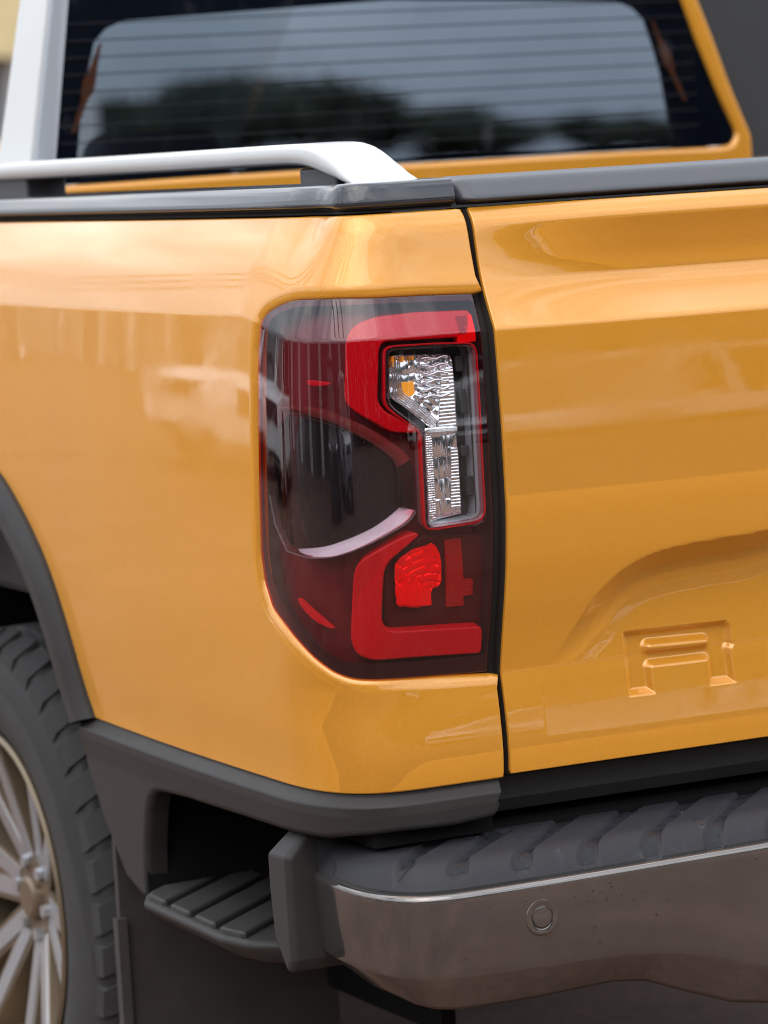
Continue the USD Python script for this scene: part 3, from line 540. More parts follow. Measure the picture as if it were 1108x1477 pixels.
# slanting louvres of the upper chamber
for k in range(6):
    zc = 1.207 - .0085 * k
    put('louvre', tube(L0(.0165)(np.linspace(.255, .288, 24), zc + .0012 * np.sin(np.linspace(0, 9, 24) + k)), .0018, 7), 'lamp_chrome', LAMP, smooth=60)
A = resample(np.array(TR['win_floor'])[:3], 20); Bq = resample(np.array(TR['win_floor'])[[5, 4, 3]], 20)
put('chamber_ledge', loft([L0(.030)(*A.T), L0(.016)(*((A + Bq) / 2).T), L0(.004)(*Bq.T)]), 'satin_silver', LAMP, smooth=50)
for (u, z, a, b) in [(.3065, 1.198, .008, .016), (.3075, 1.163, .007, .010), (.308, 1.150, .006, .014), (.306, 1.10, .008, .010), (.310, 1.06, .006, .02)]:
    put_sheet('socket', 'dark_plastic', LAMP, L0(.022), sbox(u - a / 2, z - b / 2, u + a / 2, z + b / 2), lu, lz, r=.0012, skirt=.016)
# lower red chamber
put_sheet('red_chamber', 'red_dark', LAMP, L0(.0190), Polygon(TR['chamber']).buffer(-.002).buffer(.002), lu, lz, r=.001, skirt=.004, steps=3)
RB = np.array(TR['red_block']); cu, cz = RB[:, 0].mean(), RB[:, 1].min()
def fan(u, z):                                              # bowl facets radiating from the bulb
    u, z = np.broadcast_arrays(u, z); a_ = np.arctan2(z - cz + .004, u - cu - .012); r_ = np.hypot(u - cu - .012, z - cz + .004)
    return facets(.24, .0085, .0020, 4.4, 1.5)(a_, r_)
reflector('red_reflector', 'red_reflex', 'red_block', .013, .008, .0085, .0075, .0022, 4.4, 2.2, it=1, disp=fan, r=0)
put_sheet('red_bulb_window', 'red_reflex', LAMP, L0(.009, facets(.0065, .03, .0010, 2, .8)), Polygon(TR['red_low']).buffer(-.001), span(.2, .29, .0012), span(.9, 1.0, .004), r=0)
reflector('dim_reflector', 'dim_red', 'dim_block', .016, .012, .012, .004, .0010, 6.4, .9)
for k in ('streak', 'streak2'): solid('marker_sliver', 'red_line', k, .012, .004, r=.0006, it=1)
# ---- grey cladding: band under the paint and the post behind the wheel
cp = Polygon(list(map(tuple, TR['clad'])) + [(-.6455, ZB + .0045), (u_of_x(.2072), ZB + .0045)]).buffer(0)
cp = max(getattr(cp, 'geoms', [cp]), key=lambda g: g.area)
cp = cp.buffer(-.006).buffer(.006).buffer(-.004)
CL = xf('lower_cladding', TRUCK)
put_sheet('cladding_band', 'grey_cladding', CL, clad, cp, span(-.66, .36, .005), np.concatenate([span(.50, .69, .006)[:-1], span(.69, .726, .0025)]), skirt=.02,
          rfun=lambda p: np.where(p[:, 1] > .70, .0015, np.where(p[:, 0] > -.5, .010, .005)), steps=6)
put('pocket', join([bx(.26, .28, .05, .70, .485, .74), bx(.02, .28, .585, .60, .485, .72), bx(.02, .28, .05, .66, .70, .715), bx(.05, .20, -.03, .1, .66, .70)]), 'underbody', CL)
# wheel-arch flare: outer lip on the paint, proud middle, inner return
ao = arch_line; cc = np.array([uc, .60])
def flare(t_in, o):
    p = cc + (ao - cc) * (1 - t_in); return body(p[:, 0], p[:, 1], o) if o is not None else None
frow = [flare(0, .002), flare(0, -.006), flare(.02, -.016), flare(.05, -.022), flare(.085, -.022), flare(.098, -.018), flare(.104, -.004), flare(.106, .05)]
keepz = None
m = loft(frow); m.fix_normals(); put('arch_flare', m, 'grey_cladding', CL, smooth=40)
rows = [flare(.100, o) for o in (.0, .1, .2, .34)]
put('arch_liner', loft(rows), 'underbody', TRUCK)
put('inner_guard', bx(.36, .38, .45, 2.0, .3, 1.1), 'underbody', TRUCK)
# ---- corner step with grooved treads
ST = xf('corner_step', TRUCK)
so = Polygon([(.16, .56), (.0, .548), (-.024, .500), (-.030, .25), (-.018, .195), (.012, .165), (.16, .165)])
sm = bevel_extrude(so.buffer(-.004).buffer(.004), .494, .524, .010); v = sm.vertices.copy()
low = sstep(.520, .494, v[:, 2]); v[:, 0] += low * .022 * sstep(.10, -.03, v[:, 0])
put('step_body', tm(v, sm.faces), 'grey_cladding', ST, smooth=35)
ca, sa = math.cos(math.radians(42)), math.sin(math.radians(42))
for k in range(6):
    c = np.array([-.03, .215 + .079 * k - .02])
    strip = Polygon([c + np.array([-.1 * ca, -.1 * sa]), c + np.array([.3 * ca, .3 * sa]), c + np.array([.3 * ca, .3 * sa + .062]), c + np.array([-.1 * ca, -.1 * sa + .062])])
    t = strip.intersection(so.buffer(-.009))
    if t.area > 2e-4: put('tread_bar', bevel_extrude(t.buffer(-.002).buffer(.002), .520, .5315, .004, 4, top_only=True), 'grey_cladding', ST, smooth=35)
# ---- bumper: end cap, chromed bar, rubber step pad, parking sensor
BU = xf('rear_bumper', TRUCK)
ecp = [(.122, .60), (.122, .636), (.112, .658), (.100, .667), (.083, .668), (.083, .524), (.090, .514), (.116, .546)]
put('end_cap', hull(*[(x, y, z - (.030 if x < 0 and z > .65 else 0), .009) for x in (-.005, .060) for y, z in ecp], (.016, .083, .661, .009), (.016, .110, .660, .009), n=3), 'grey_cladding', BU, smooth=50)
half = smoothline([(.022, .095), (.014, .04), (.0105, -.025), (.017, -.082), (.036, -.120), (.064, -.139), (.10, -.1465), (.16, -.148), (.26, -.1465), (.40, -.1420), (.60, -.136), (.962, -.132)], 260, 2)
bar = np.vstack([half, np.column_stack([1.924 - half[::-1][1:, 0], half[::-1][1:, 1]])])
bt = np.gradient(bar, axis=0); bt /= np.linalg.norm(bt, axis=1, keepdims=True); bn = np.stack([bt[:, 1], -bt[:, 0]], 1)   # outward
if bn[150] @ np.array([0, -1]) < 0: bn = -bn
xm = np.minimum(bar[:, 0], 1.924 - bar[:, 0])
zbot = np.interp(xm, [.0, .012, .03, .06, .10, .20, .30, .345, .40, .46, .52, .60, .96], [.520, .500, .492, .487, .483, .482, .484, .478, .456, .434, .423, .418, .415])
side = np.interp(bar[:, 1], [-.02, .03, .075, .095], [0, .006, .012, .028]); zbot = zbot + np.where(bar[:, 0] < .2, side, 0)
zben = np.interp(xm, [.0, .05, .2, .30, .38, .43, .49, .56, .96], [.530, .528, .524, .521, .511, .499, .477, .466, .462])
rows = []
for t, kind in [(0, 'r')] * 0 + [(a, 'top') for a in np.linspace(0, 1, 7)] + [(a, 'face') for a in np.linspace(.06, 1, 12)] + [(a, 'low') for a in np.linspace(.06, 1, 10)] + [(0, 'ret'), (1, 'ret')]:
    if kind == 'top':
        a = t * math.pi / 2; o = -.009 + .009 * math.sin(a); z = np.full(len(bar), .622 - .008 * (1 - math.cos(a)))
    elif kind == 'face':
        o = .0015 * math.sin(t * math.pi) - .007 * t; z = .614 + (zben - .614) * t
    elif kind == 'low':
        o = -.007 - .026 * t ** 1.1; z = zben + (zbot - zben) * t
    else:
        o = -.036 - .02 * t; z = zbot + .002
    rows.append(np.column_stack([bar + bn * o, z]))
rows.insert(0, np.column_stack([bar - bn * .03, np.full(len(bar), .618)]))
m = loft(rows); put('chrome_bar', m, 'bumper_chrome', BU, smooth=40)
# end of the bar, folded in at the left
put('bar_return', loft([[(r[0]) for r in rows], [r[0] + np.array([.03, .004, 0]) for r in rows]]), 'bumper_chrome', BU)
# step pad: a height field in plan
outer = Polygon(np.vstack([bar - bn * .006, [(1.90, .11), (.026, .11)]])).buffer(0)
PADZ = .654
slots = []
for k in range(8):
    x0 = [.036, .088, .166, .249, .332, .416, .50, .584][k]; y0 = [-.098, -.126, -.132, -.134, -.133, -.132, -.131, -.130][k]; L = [.13, .16, .26, .26, .26, .26, .26, .26][k]; wd = .036
    slots.append(Polygon([(x0, y0), (x0 + .006, y0 - .006), (x0 + wd * .75, y0 - .005), (x0 + wd, y0 + .012), (x0 + wd + L * .70, y0 + L * .70), (x0 + L * .70 - .004, y0 + L * .70)]))
slotu = unary_union(slots); shapely.prepare(slotu); sb = slotu.boundary; shapely.prepare(sb); ob = outer.exterior; shapely.prepare(ob)
def pad(x, y, d=0.0):
    pts = shapely.points(x, y); e = shapely.distance(ob, pts); e = np.where(y > .07, .2, e)
    roll = np.clip(1 - e / .034, 0, 1); z = PADZ - .030 * roll ** 2.4 + .004 * sstep(.02, .20, e)
    ns = (x < .80); dd = np.full(np.shape(x), -1.0)
    if ns.any():
        dl = shapely.distance(sb, pts[ns]); dd[ns] = np.where(shapely.contains_xy(slotu, x[ns], y[ns]), dl, -dl)
    z = z - .0056 * sstep(-.0004, .0026, dd)
    return np.stack([x, y, z + 0 * x], -1)
p, t = fill(outer.buffer(-.0006), np.concatenate([span(0, .66, .0026)[:-1], span(.66, 1.93, .014)]), span(-.16, .12, .0030))
m = tm(pad(p[:, 0], p[:, 1]), t)
g = m.face_normals
if g[:, 2].mean() < 0: m = tm(m.vertices, t[:, ::-1])
put('step_pad', m, 'step_rubber', BU, smooth=50)
q = np.array(densify(outer.buffer(-.0006), .006).exterior.coords); top = pad(q[:, 0], q[:, 1]); bot = top.copy(); bot[:, 2] = .600
put('pad_edge', loft([top, bot]), 'dark_plastic', BU)
# dark valance between tailgate and pad
vs = [(.10, .7215), (-.002, .7215), (-.004, .716), (-.004, .690), (.012, .673), (.085, .667), (.088, .600)]
put('valance', trimesh.util.concatenate([loft([[(x, y, z) for y, z in vs] for x in (.200, .962, 1.724)])]), 'dark_plastic', BU)
ycen = float(np.interp(.195, half[:, 0][20:], half[:, 1][20:])) + .0012
sens = xf('parking_sensor', BU) if False else BU
ringp = [(.0125, .004), (.0145, .0045), (.0165, .002), (.0195, -.0030), (.0195, .02), (.0125, .02)]
th = np.linspace(0, 2 * np.pi, 41)
def disc(prof): return loft([np.column_stack([.195 + r * np.cos(th), np.full_like(th, ycen + dy - .004), .5805 + r * np.sin(th)]) for r, dy in prof])
put('sensor_ring', disc([(.0136, .0036), (.0150, .0030), (.0185, .0026), (.0200, .0030), (.0210, .0045)]), 'bumper_chrome', BU, smooth=40)
put('sensor_recess', disc([(.0138, .0038), (.0120, .0038)]), 'gap_dark', BU)
put('sensor_face', disc([(.0001, .0024), (.0100, .0024), (.0118, .0030), (.0124, .006)]), 'bumper_chrome', BU, smooth=40)
for q_ in slots:
    c_ = q_.buffer(-.0045)
    if c_.is_empty: continue
    p, t = fill(densify(c_, .004), span(0, .9, .006), span(-.16, .26, .006)); k_ = p[:, 1] < .088
    z = pad(p[:, 0], p[:, 1])[:, 2] + .0007; put('tread_inset', tm(np.column_stack([p, z]), t[k_[t].all(1)]), 'wet_rubber', BU, smooth=True)
# rain drops still standing on pad and chrome
r_ = np.random.default_rng(5); dr = []
for k in range(46):
    x = r_.uniform(.06, .60); y = r_.uniform(-.125, .03); P = pad(np.array([x]), np.array([y]))[0]; s_ = r_.uniform(.0010, .0026); d_ = trimesh.creation.icosphere(1, 1.0); d_.apply_scale((s_, s_, s_ * .5)); d_.apply_translation(P); dr.append(d_)
for x, z in [(.262, .600), (.263, .588), (.268, .604), (.272, .597), (.285, .606), (.287, .601), (.262, .571), (.263, .558), (.30, .59), (.315, .583), (.27, .54), (.196, .612), (.198, .600), (.36, .575), (.345, .56), (.41, .58), (.13, .60), (.10, .545)] + [(r_.uniform(.05, .6), r_.uniform(.54, .61)) for _ in range(8)]:
    y = float(np.interp(x, half[20:, 0], half[20:, 1])); o = -.0015 * math.sin((.614 - z) / .09 * math.pi) + .007 * (.614 - z) / .09; s_ = r_.uniform(.0009, .0020); d_ = trimesh.creation.icosphere(1, 1.0); d_.apply_scale((s_, s_ * .5, s_ * 1.25)); d_.apply_translation((x, y + o, z)); dr.append(d_)
put('water_drops', join(dr), 'water', BU, smooth=True, kind='stuff')
# ---- underbody, mud flap
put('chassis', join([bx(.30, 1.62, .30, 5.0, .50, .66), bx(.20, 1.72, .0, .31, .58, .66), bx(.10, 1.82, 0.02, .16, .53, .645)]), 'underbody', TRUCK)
put('mud_flap', join([bx(.06, .375, .795, .806, .15, .56), bx(.052, .066, .785, .80, .15, .44)]), 'mud_rubber', TRUCK)
# ---- load bed inside
put('bed_liner', join([bx(.13, .16, .06, 1.56, .84, 1.385), bx(1.764, 1.794, .06, 1.56, .84, 1.385), bx(.14, 1.78, .05, 1.56, .83, .85), bx(.14, 1.78, 1.54, 1.56, .84, 1.375)]), 'dark_plastic', TRUCK)
put('bed_side', bx(1.80, 1.924, -.02, 1.56, .73, 1.372, .03), 'orange_paint', TRUCK, smooth=40)
put('rail_capping', bx(1.75, 1.885, -.02, 1.56, 1.376, 1.404, .008), 'gloss_black', TRUCK, smooth=40)
# ---- silver load rail on the capping
def rail(x0, x1, parent):
    prof = [(1.60, 1.428, 1.453), (.60, 1.428, 1.453), (.30, 1.429, 1.4535), (.225, 1.4290, 1.4535), (.180, 1.4275, 1.4525), (.155, 1.4245, 1.4515), (.130, 1.4195, 1.447), (.105, 1.414, 1.439), (.075, 1.4075, 1.4265), (.048, 1.403, 1.4125), (.026, 1.402, 1.4035)]
    p = smoothline(prof, 70, 2); r = .010; rows = []
    for y, zl, zh in p:
        h = zh - zl; rr = min(r, h * .48); x_in = .010 if h > .015 else .004
        q = Polygon([(x0, zl), (x1, zl), (x1, zh), (x0, zh)]).buffer(-rr).buffer(rr, quad_segs=4) if h > .004 else Polygon([(x0, zl), (x1, zl), (x1, zh), (x0, zh)])
        e = resample(np.array(q.exterior.coords), 41)[:-1]
        a = np.arctan2((e[:, 1] - (zl + zh) / 2) / max(h, 1e-4), (e[:, 0] - (x0 + x1) / 2) / (x1 - x0)); e = e[np.argsort(a)]
        rows.append(np.column_stack([e[:, 0], np.full(len(e), y), e[:, 1]]))
    m = loft(rows, closed=True); m.fix_normals(); put('load_rail', m, 'silver_paint', parent, smooth=40)
    for a, b, h in ((.100, .200, 1.424), (1.10, 1.22, 1.430)): put('rail_foot', bx(x0 + .012, x1 - .012, a, b, 1.400, h, .004), 'satin_black', parent, smooth=40)
rail(.100, .183, TRUCK)
# ---- sports bar: a leaning silver leg each side and its black infill beside the cab
def leg(pb, pt, mt, name):
    rows = []
    for (x0, x1, y0, y1, z) in (pb, pt):
        q = np.array(Polygon([(x0, y0), (x1, y0), (x1, y1), (x0, y1)]).buffer(-.004).buffer(.004, quad_segs=3).exterior.coords)[:-1]
        rows.append(np.column_stack([q, np.full(len(q), z)]))
    m = loft(rows, closed=True); m.fix_normals(); return m
SB = xf('sports_bar', TRUCK)
put('bar_leg', leg((.150, .188, 1.205, 1.345, 1.405), (.224, .250, 1.205, 1.310, 1.80), None, ''), 'silver_paint', SB, smooth=30)
put('bar_edge', leg((.1545, .189, 1.196, 1.208, 1.405), (.226, .251, 1.196, 1.208, 1.80), None, ''), 'satin_silver', SB, smooth=30)
put('bar_base', hull((.165, 1.20, 1.402, .014), (.165, 1.45, 1.402, .014), (.158, 1.28, 1.418, .016)), 'silver_paint', SB, smooth=60)
put('bar_leg', leg((1.736, 1.774, 1.205, 1.345, 1.405), (1.674, 1.700, 1.205, 1.310, 1.80), None, ''), 'dark_plastic', SB, smooth=30)
put('bar_infill', leg((1.610, 1.90, 1.66, 1.676, 1.39), (1.467, 1.76, 1.695, 1.711, 1.82), None, ''), 'dark_plastic', SB, smooth=30)
# ---- cab: back panel, glazing, cabin
CB = xf('cab', TRUCK)
TILT = math.tan(math.radians(2.6))
def backy(z): return 1.62 + (np.asarray(z, float) - 1.40) * TILT
def back(x, z, d=0.0):
    x = np.asarray(x, float); z = np.asarray(z, float)
    return np.stack([x, backy(z) + d + .030 * ((x - .962) / .65) ** 2, z], -1)
half_w = [(.962, 1.4165), (1.30, 1.4160), (1.585, 1.4135), (1.606, 1.4160), (1.618, 1.428), (1.618, 1.44), (1.585, 1.51), (1.548, 1.60), (1.520, 1.68), (1.49, 1.80)]
opening = Polygon(half_w + [(1.924 - x, z) for x, z in half_w[::-1][:-1]])
half_o = [(1.655, 1.16), (1.655, 1.43), (1.6165, 1.52), (1.588, 1.60), (1.556, 1.68), (1.53, 1.86)]
outerp = Polygon(half_o + [(1.924 - x, z) for x, z in half_o[::-1]])
op = opening.buffer(-.02).buffer(.02)
put_sheet('back_panel', 'orange_paint', CB, back, outerp.buffer(-.012).difference(op.buffer(.009)), span(.26, 1.67, .02), span(1.15, 1.87, .02), r=.009, skirt=.05, steps=6)
half_c = [(.962, 1.424), (1.488, 1.424), (1.492, 1.44), (1.478, 1.52), (1.462, 1.585), (1.446, 1.635), (1.425, 1.655), (1.395, 1.666), (.962, 1.682)]
clear = Polygon(half_c + [(1.897 - x, z) for x, z in half_c[::-1][1:-1]]).buffer(-.012).buffer(.012)
put_sheet('rear_window', 'window_glass', CB, lambda x, z: back(x, z, .006), op.buffer(-.001), span(.26, 1.67, .03), span(1.4, 1.87, .03), r=0)
put_sheet('window_frit', 'frit', CB, lambda x, z: back(x, z, .010), op.buffer(-.001).difference(clear), span(.26, 1.67, .03), span(1.4, 1.87, .03), r=0)
for k in range(9):
    z = 1.452 + .0265 * k; xs_ = np.linspace(.38, 1.544, 30); put('heater_line', tube(back(xs_, np.full(30, z), .0075), .0011, 5), 'heater_line', CB)
def busbar(s):
    pts = [(1.520, 1.495), (1.497, 1.545), (1.492, 1.556), (1.487, 1.574), (1.476, 1.60), (1.464, 1.632)]; w = [.004, .0052, .010, .0105, .005, .002]
    a = np.array([(x - k, z) for (x, z), k in zip(pts, w)]); b = np.array([(x + k, z) for (x, z), k in zip(pts, w)])
    if s < 0: a[:, 0] = 1.924 - a[:, 0]; b[:, 0] = 1.924 - b[:, 0]
    return loft([back(a[:, 0], a[:, 1], .0072), back(b[:, 0], b[:, 1], .0072), back(b[:, 0], b[:, 1], .0088), back(a[:, 0], a[:, 1], .0088)], closed=False)
for s in (-1, 1): put('heater_busbar', busbar(s), 'heater_bar', CB)
put('cabin_floor', join([bx(.20, 1.72, 1.66, 4.6, .50, .56), bx(.20, 1.72, 4.1, 4.2, .56, 1.20), bx(.16, .24, 1.7, 4.4, .50, 1.26), bx(1.68, 1.76, 1.7, 4.4, .50, 1.26), bx(.3, 1.62, 1.655, 1.67, .85, 1.38)]), 'cabin_trim', CB)
put('roof', bx(.34, 1.58, 1.68, 3.2, 1.82, 1.86, .015), 'orange_paint', CB, smooth=40)
for s in (-1, 1):
    for ya, yb, ra in ((1.72, 1.70, .03),):
        put('side_pillar', hull((.962 + s * .545, ya, 1.82, ra), (.962 + s * .615, yb, 1.24, ra)), 'cabin_trim', CB, smooth=40)
put('door', join([bx(.02, .16, 1.66, 4.2, .45, 1.24, .03), bx(1.764, 1.90, 1.66, 4.2, .45, 1.24, .03)]), 'orange_paint', CB, smooth=40)
put('windscreen', loft([[(.36, 3.2, 1.82), (1.56, 3.2, 1.82)], [(.22, 4.2, 1.24), (1.70, 4.2, 1.24)]]), 'windscreen_glass', CB)
put('bonnet', bx(.05, 1.87, 4.2, 5.25, .55, 1.18, .06), 'orange_paint', CB, smooth=40)
for x in (.66, 1.34):
    for y, zz in ((1.95, 1.26), (2.85, 1.20)):
        put('seat_back', hull((x - .20, y, 1.0, .06), (x + .20, y, 1.0, .06), (x - .17, y, zz - .02, .06), (x + .17, y, zz - .02, .06)), 'seat_fabric', CB, smooth=60)
        if y > 2 or x < 1: put('headrest', hull((x - .10, y, zz + .10, .05), (x + .10, y, zz + .10, .05), (x - .08, y, zz + .19, .045), (x + .08, y, zz + .19, .045)), 'seat_fabric', CB, smooth=60)
# ---- rear wheel
WH = xf('wheel', TRUCK); TY = xf('tyre', TRUCK)
XO, XI, RT = .045, .305, .392
def revolve(prof, n=96, smooth=None):
    th = np.linspace(0, 2 * np.pi, n, endpoint=False); rows = []
    for x, r in prof: rows.append(np.column_stack([np.full(n, x), WC[0] + r * np.cos(th), WC[1] + r * np.sin(th)]))
    m = loft(rows, closed=True); m.fix_normals(); return m
put('carcass', revolve([(.075, .247), (.052, .258), (.042, .285), (.040, .315), (.047, .350), (.062, .376), (.078, RT - .008), (.175, RT - .006), (.272, RT - .008), (.29, .37), (.305, .32), (.29, .26), (.26, .247)], 120), 'rubber', TY, smooth=40)
nb = 40
for row, (xa, xb, ph, ra, rb) in enumerate([(.052, .102, 0, .374, RT), (.112, .150, .35, RT, RT + .001), (.160, .198, .7, RT + .001, RT), (.208, .262, .15, RT, .384)]):
    for k in range(nb):
        a0 = (k + ph) * 2 * math.pi / nb; a1 = a0 + 2 * math.pi / nb * .80
        am = (a0 + a1) / 2
        if math.sin(am) < -.75: continue                         # the few blocks pressed against the ground
        P = []
        for rr in (-.016, .004):
            for x, r in ((xa, ra), (xb, rb)):
                for a in (a0, a1):
                    sk = .05 * ((x - xa) / (xb - xa)) * (1 if row % 2 else -1); q = (r + rr) if rr < 0 else (r + rr - .0)
                    sh = .004 if rr > 0 else 0; aa = a + (sh / r if a == a0 else -sh / r) + sk
                    P.append((x + (sh if x == xa else -sh), WC[0] + q * math.cos(aa), WC[1] + q * math.sin(aa)))
        put('tread_block', trimesh.convex.convex_hull(np.array(P)), 'rubber', TY)
put('rim', revolve([(.062, .249), (.050, .252), (.046, .247), (.050, .240), (.075, .232), (.15, .222), (.27, .22), (.27, .235), (.20, .237), (.08, .243)], 120), 'bronze_rim', WH, smooth=35)
put('brake_disc', revolve([(.165, .06), (.16, .165), (.18, .165), (.18, .06)], 64), 'satin_silver', WH, smooth=30)
put('rim_well', revolve([(.20, .0), (.20, .22)], 64), 'underbody', WH)
for k in range(6):
    for s in (-1, 1):
        a = k * math.pi / 3 + .22 + s * .16; a2 = k * math.pi / 3 + .22 + s * .20
        ca_, sa_, cb, sb_ = math.cos(a), math.sin(a), math.cos(a2), math.sin(a2)
        tn = lambda c, s_, w: np.array([-s_ * w, c * w])
        def ptn(r, c, s_, w, x): return (x, WC[0] + r * c - s_ * w, WC[1] + r * s_ + c * w)
        body_p = [ptn(.055, ca_, sa_, w, x) for w, x in ((-.022, .104), (.022, .104), (-.027, .150), (.027, .150))] + [ptn(.236, cb, sb_, w, x) for w, x in ((-.017, .062), (.019, .062), (-.024, .11), (.026, .11))]
        put('spoke', trimesh.convex.convex_hull(np.array(body_p)), 'bronze_rim', WH)
        face_p = [ptn(.060, ca_, sa_, w, x) for w, x in ((-.013, .1005), (.013, .1005), (-.015, .110), (.015, .110))] + [ptn(.233, cb, sb_, w, x) for w, x in ((-.011, .0595), (.013, .0595), (-.012, .068), (.014, .068))]
        put('spoke_face', trimesh.convex.convex_hull(np.array(face_p)), 'machined_rim', WH)
put('hub', revolve([(.112, .0), (.100, .048), (.106, .066), (.15, .075), (.19, .075)], 48), 'bronze_rim', WH, smooth=35)
put('hub_cap', revolve([(.088, .0), (.0885, .026), (.093, .032), (.112, .034)], 40), 'bronze_rim', WH, smooth=35)
for k in range(6):
    a = k * math.pi / 3 + .22; c = trimesh.creation.cylinder(.010, .024, sections=6); c.apply_transform(trimesh.transformations.rotation_matrix(math.pi / 2, (0, 1, 0))); c.apply_translation((.104, WC[0] + .054 * math.cos(a), WC[1] + .054 * math.sin(a)))
    put('lug_nut', c, 'machined_rim', WH)
# ================================================================ what the photograph shows round the truck, most of it as reflections
g = np.concatenate([[-160], np.linspace(-24, 24, 25), [160]]); gx, gy = np.meshgrid(g, g, indexing='ij')
v = np.stack([gx.ravel(), gy.ravel(), np.zeros(gx.size)], 1); n = len(g)
f = [[i * n + k, (i + 1) * n + k, (i + 1) * n + k + 1, i * n + k + 1] for i in range(n - 1) for k in range(n - 1)]
put('ground', (v, f), 'brown_dirt', kind='structure', label='brown bare earth yard', category='ground')
def car(name, label, paint, loc, rz, group=None):
    t = xf(name, '/World', loc, rz, label=label, category='car', group=group)
    L = 4.7; sx = lambda y: 1.0 - .16 * sstep(.82, 1.0, abs(y) / (L / 2))
    # body: stations along the length (y forward), rounded section
    rows = []
    for y, zt, zb in [(-2.35, .80, .45), (-2.30, .98, .30), (-2.0, 1.04, .26), (-1.0, 1.03, .26), (.0, 1.01, .26), (.9, 1.02, .26), (1.5, 1.00, .26), (2.0, .93, .28), (2.28, .82, .32), (2.35, .66, .42)]:
        w = .92 * sx(y); q = Polygon([(-w, zb), (w, zb), (w * 1.0, zb + .35 * (zt - zb)), (w * .95, zt), (-w * .95, zt), (-w, zb + .35 * (zt - zb))]).buffer(-.07).buffer(.07, quad_segs=4)
        e = resample(np.array(q.exterior.coords), 61)[:-1]; c = e.mean(0); e = e[np.argsort(np.arctan2(e[:, 1] - c[1], e[:, 0] - c[0]))]
        rows.append(np.column_stack([e[:, 0], np.full(len(e), y), e[:, 1]]))
    m = loft(rows, closed=True); caps = [trimesh.convex.convex_hull(np.vstack([rows[0], rows[0] + [0, .02, 0]])), trimesh.convex.convex_hull(np.vstack([rows[-1], rows[-1] - [0, .02, 0]]))]
    m.fix_normals(); put('body', join([m] + caps), paint, t, smooth=40)
    def ring(y0, z, w): return (y0, z, w)
    A = np.array([(-.80, -2.05, 1.02), (.80, -2.05, 1.02), (.80, 1.15, 1.00), (-.80, 1.15, 1.00)]); Bt = np.array([(-.62, -1.75, 1.66), (.62, -1.75, 1.66), (.62, .30, 1.68), (-.62, .30, 1.68)])
    gh = trimesh.convex.convex_hull(np.vstack([A, Bt])); put('glasshouse', gh, 'car_glass', t)
    rails = [hull((*A[i], .05), (*Bt[i], .045)) for i in range(4)] + [hull((sx_ * .80, .0, 1.0, .05), (sx_ * .635, -.05, 1.66, .045)) for sx_ in (-1, 1)]
    put('roof', join(rails + [hull(*[(*p, .05) for p in Bt])]), paint, t, smooth=50)
    put('grille', bx(-.50, .50, 2.29, 2.362, .60, .80, .02), 'car_black', t); put('lower_grille', bx(-.55, .55, 2.26, 2.345, .36, .50, .02), 'car_black', t)
    for s in (-1, 1):
        put('headlamp', hull((s * .56, 2.27, .80, .05), (s * .78, 2.12, .84, .05)), 'lamp_chrome', t, smooth=60); put('door_mirror', hull((s * .96, .85, 1.05, .06), (s * 1.06, .85, 1.08, .06)), paint, t, smooth=60)
        for y in (-1.42, 1.42):
            c = trimesh.creation.cylinder(.345, .24, sections=40); c.apply_transform(trimesh.transformations.rotation_matrix(math.pi / 2, (0, 1, 0))); c.apply_translation((s * .82, y, .345)); put('tyre', c, 'rubber', t, smooth=40)
            c = trimesh.creation.cylinder(.23, .25, sections=24); c.apply_transform(trimesh.transformations.rotation_matrix(math.pi / 2, (0, 1, 0))); c.apply_translation((s * .825, y, .345)); put('rim', c, 'satin_silver', t, smooth=40)
            put('wheel_arch', revolve_at(s * .915, y), 'car_black', t)
    return t
def revolve_at(x, y):
    th = np.linspace(-.25, math.pi + .25, 30); return loft([np.column_stack([np.full(30, x), y + r * np.cos(th), .345 + r * np.sin(th)]) for r in (.33, .43)])
car('parked_car', 'white car mirrored nose-first in the bed side left of the lamp', 'car_white', (-7.0, 13.2, 0), -106)
car('parked_car', 'white car mirrored side-on in the left edge of the tail lamp lens', 'car_white', (-6.9, 10.3, 0), -104)
car('parked_car', 'white car mirrored small in the tailgate above the stamped letter', 'car_white', (9.2, -15.5, 0), 58)
car('parked_car', 'dark car mirrored in the black recess of the tail lamp', 'car_black', (-8.4, -3.2, 0), -70)
car('parked_car', 'silver car mirrored at the inner edge of the tail lamp recess', 'car_silver', (-8.6, -6.8, 0), -75)
# long low building on the left, pale wall with dark shop openings
B = xf('shop_building', label='long pale low building with dark openings mirrored in the bed side', category='building')
wall = []
for k in range(16):
    y = -16 + 5.0 * k; wall.append(bx(-15.0, -14.7, y - .55, y + .55, 0, 3.4)); put('opening', bx(-14.95, -14.8, y + .55, y + 4.45, 0, 2.9), 'shop_dark', B)
wall.append(bx(-15.0, -14.7, -16.5, 63, 3.4, 4.3)); wall.append(bx(-15.0, -14.65, -16.5, 63, 2.9, 3.4)); put('wall', join(wall), 'wall_plaster', B); put('roof', bx(-24, -14.4, -17, 63.4, 4.3, 4.5), 'grey_panel', B)
B2 = xf('far_building', label='pale building with tan gable far behind the cab at top left', category='building')
put('wall', join([bx(2.0, 12.6, 32, 33, 0, 3.6)]), 'wall_plaster', B2); put('gable', bx(2.0, 11.72, 31.4, 32.0, 2.62, 6.0), 'wall_tan', B2); put('window', join([bx(2.6 + .8 * k, 2.75 + .8 * k, 31.93, 32.02, .3, 3.0) for k in range(12)]), 'grey_panel', B2)
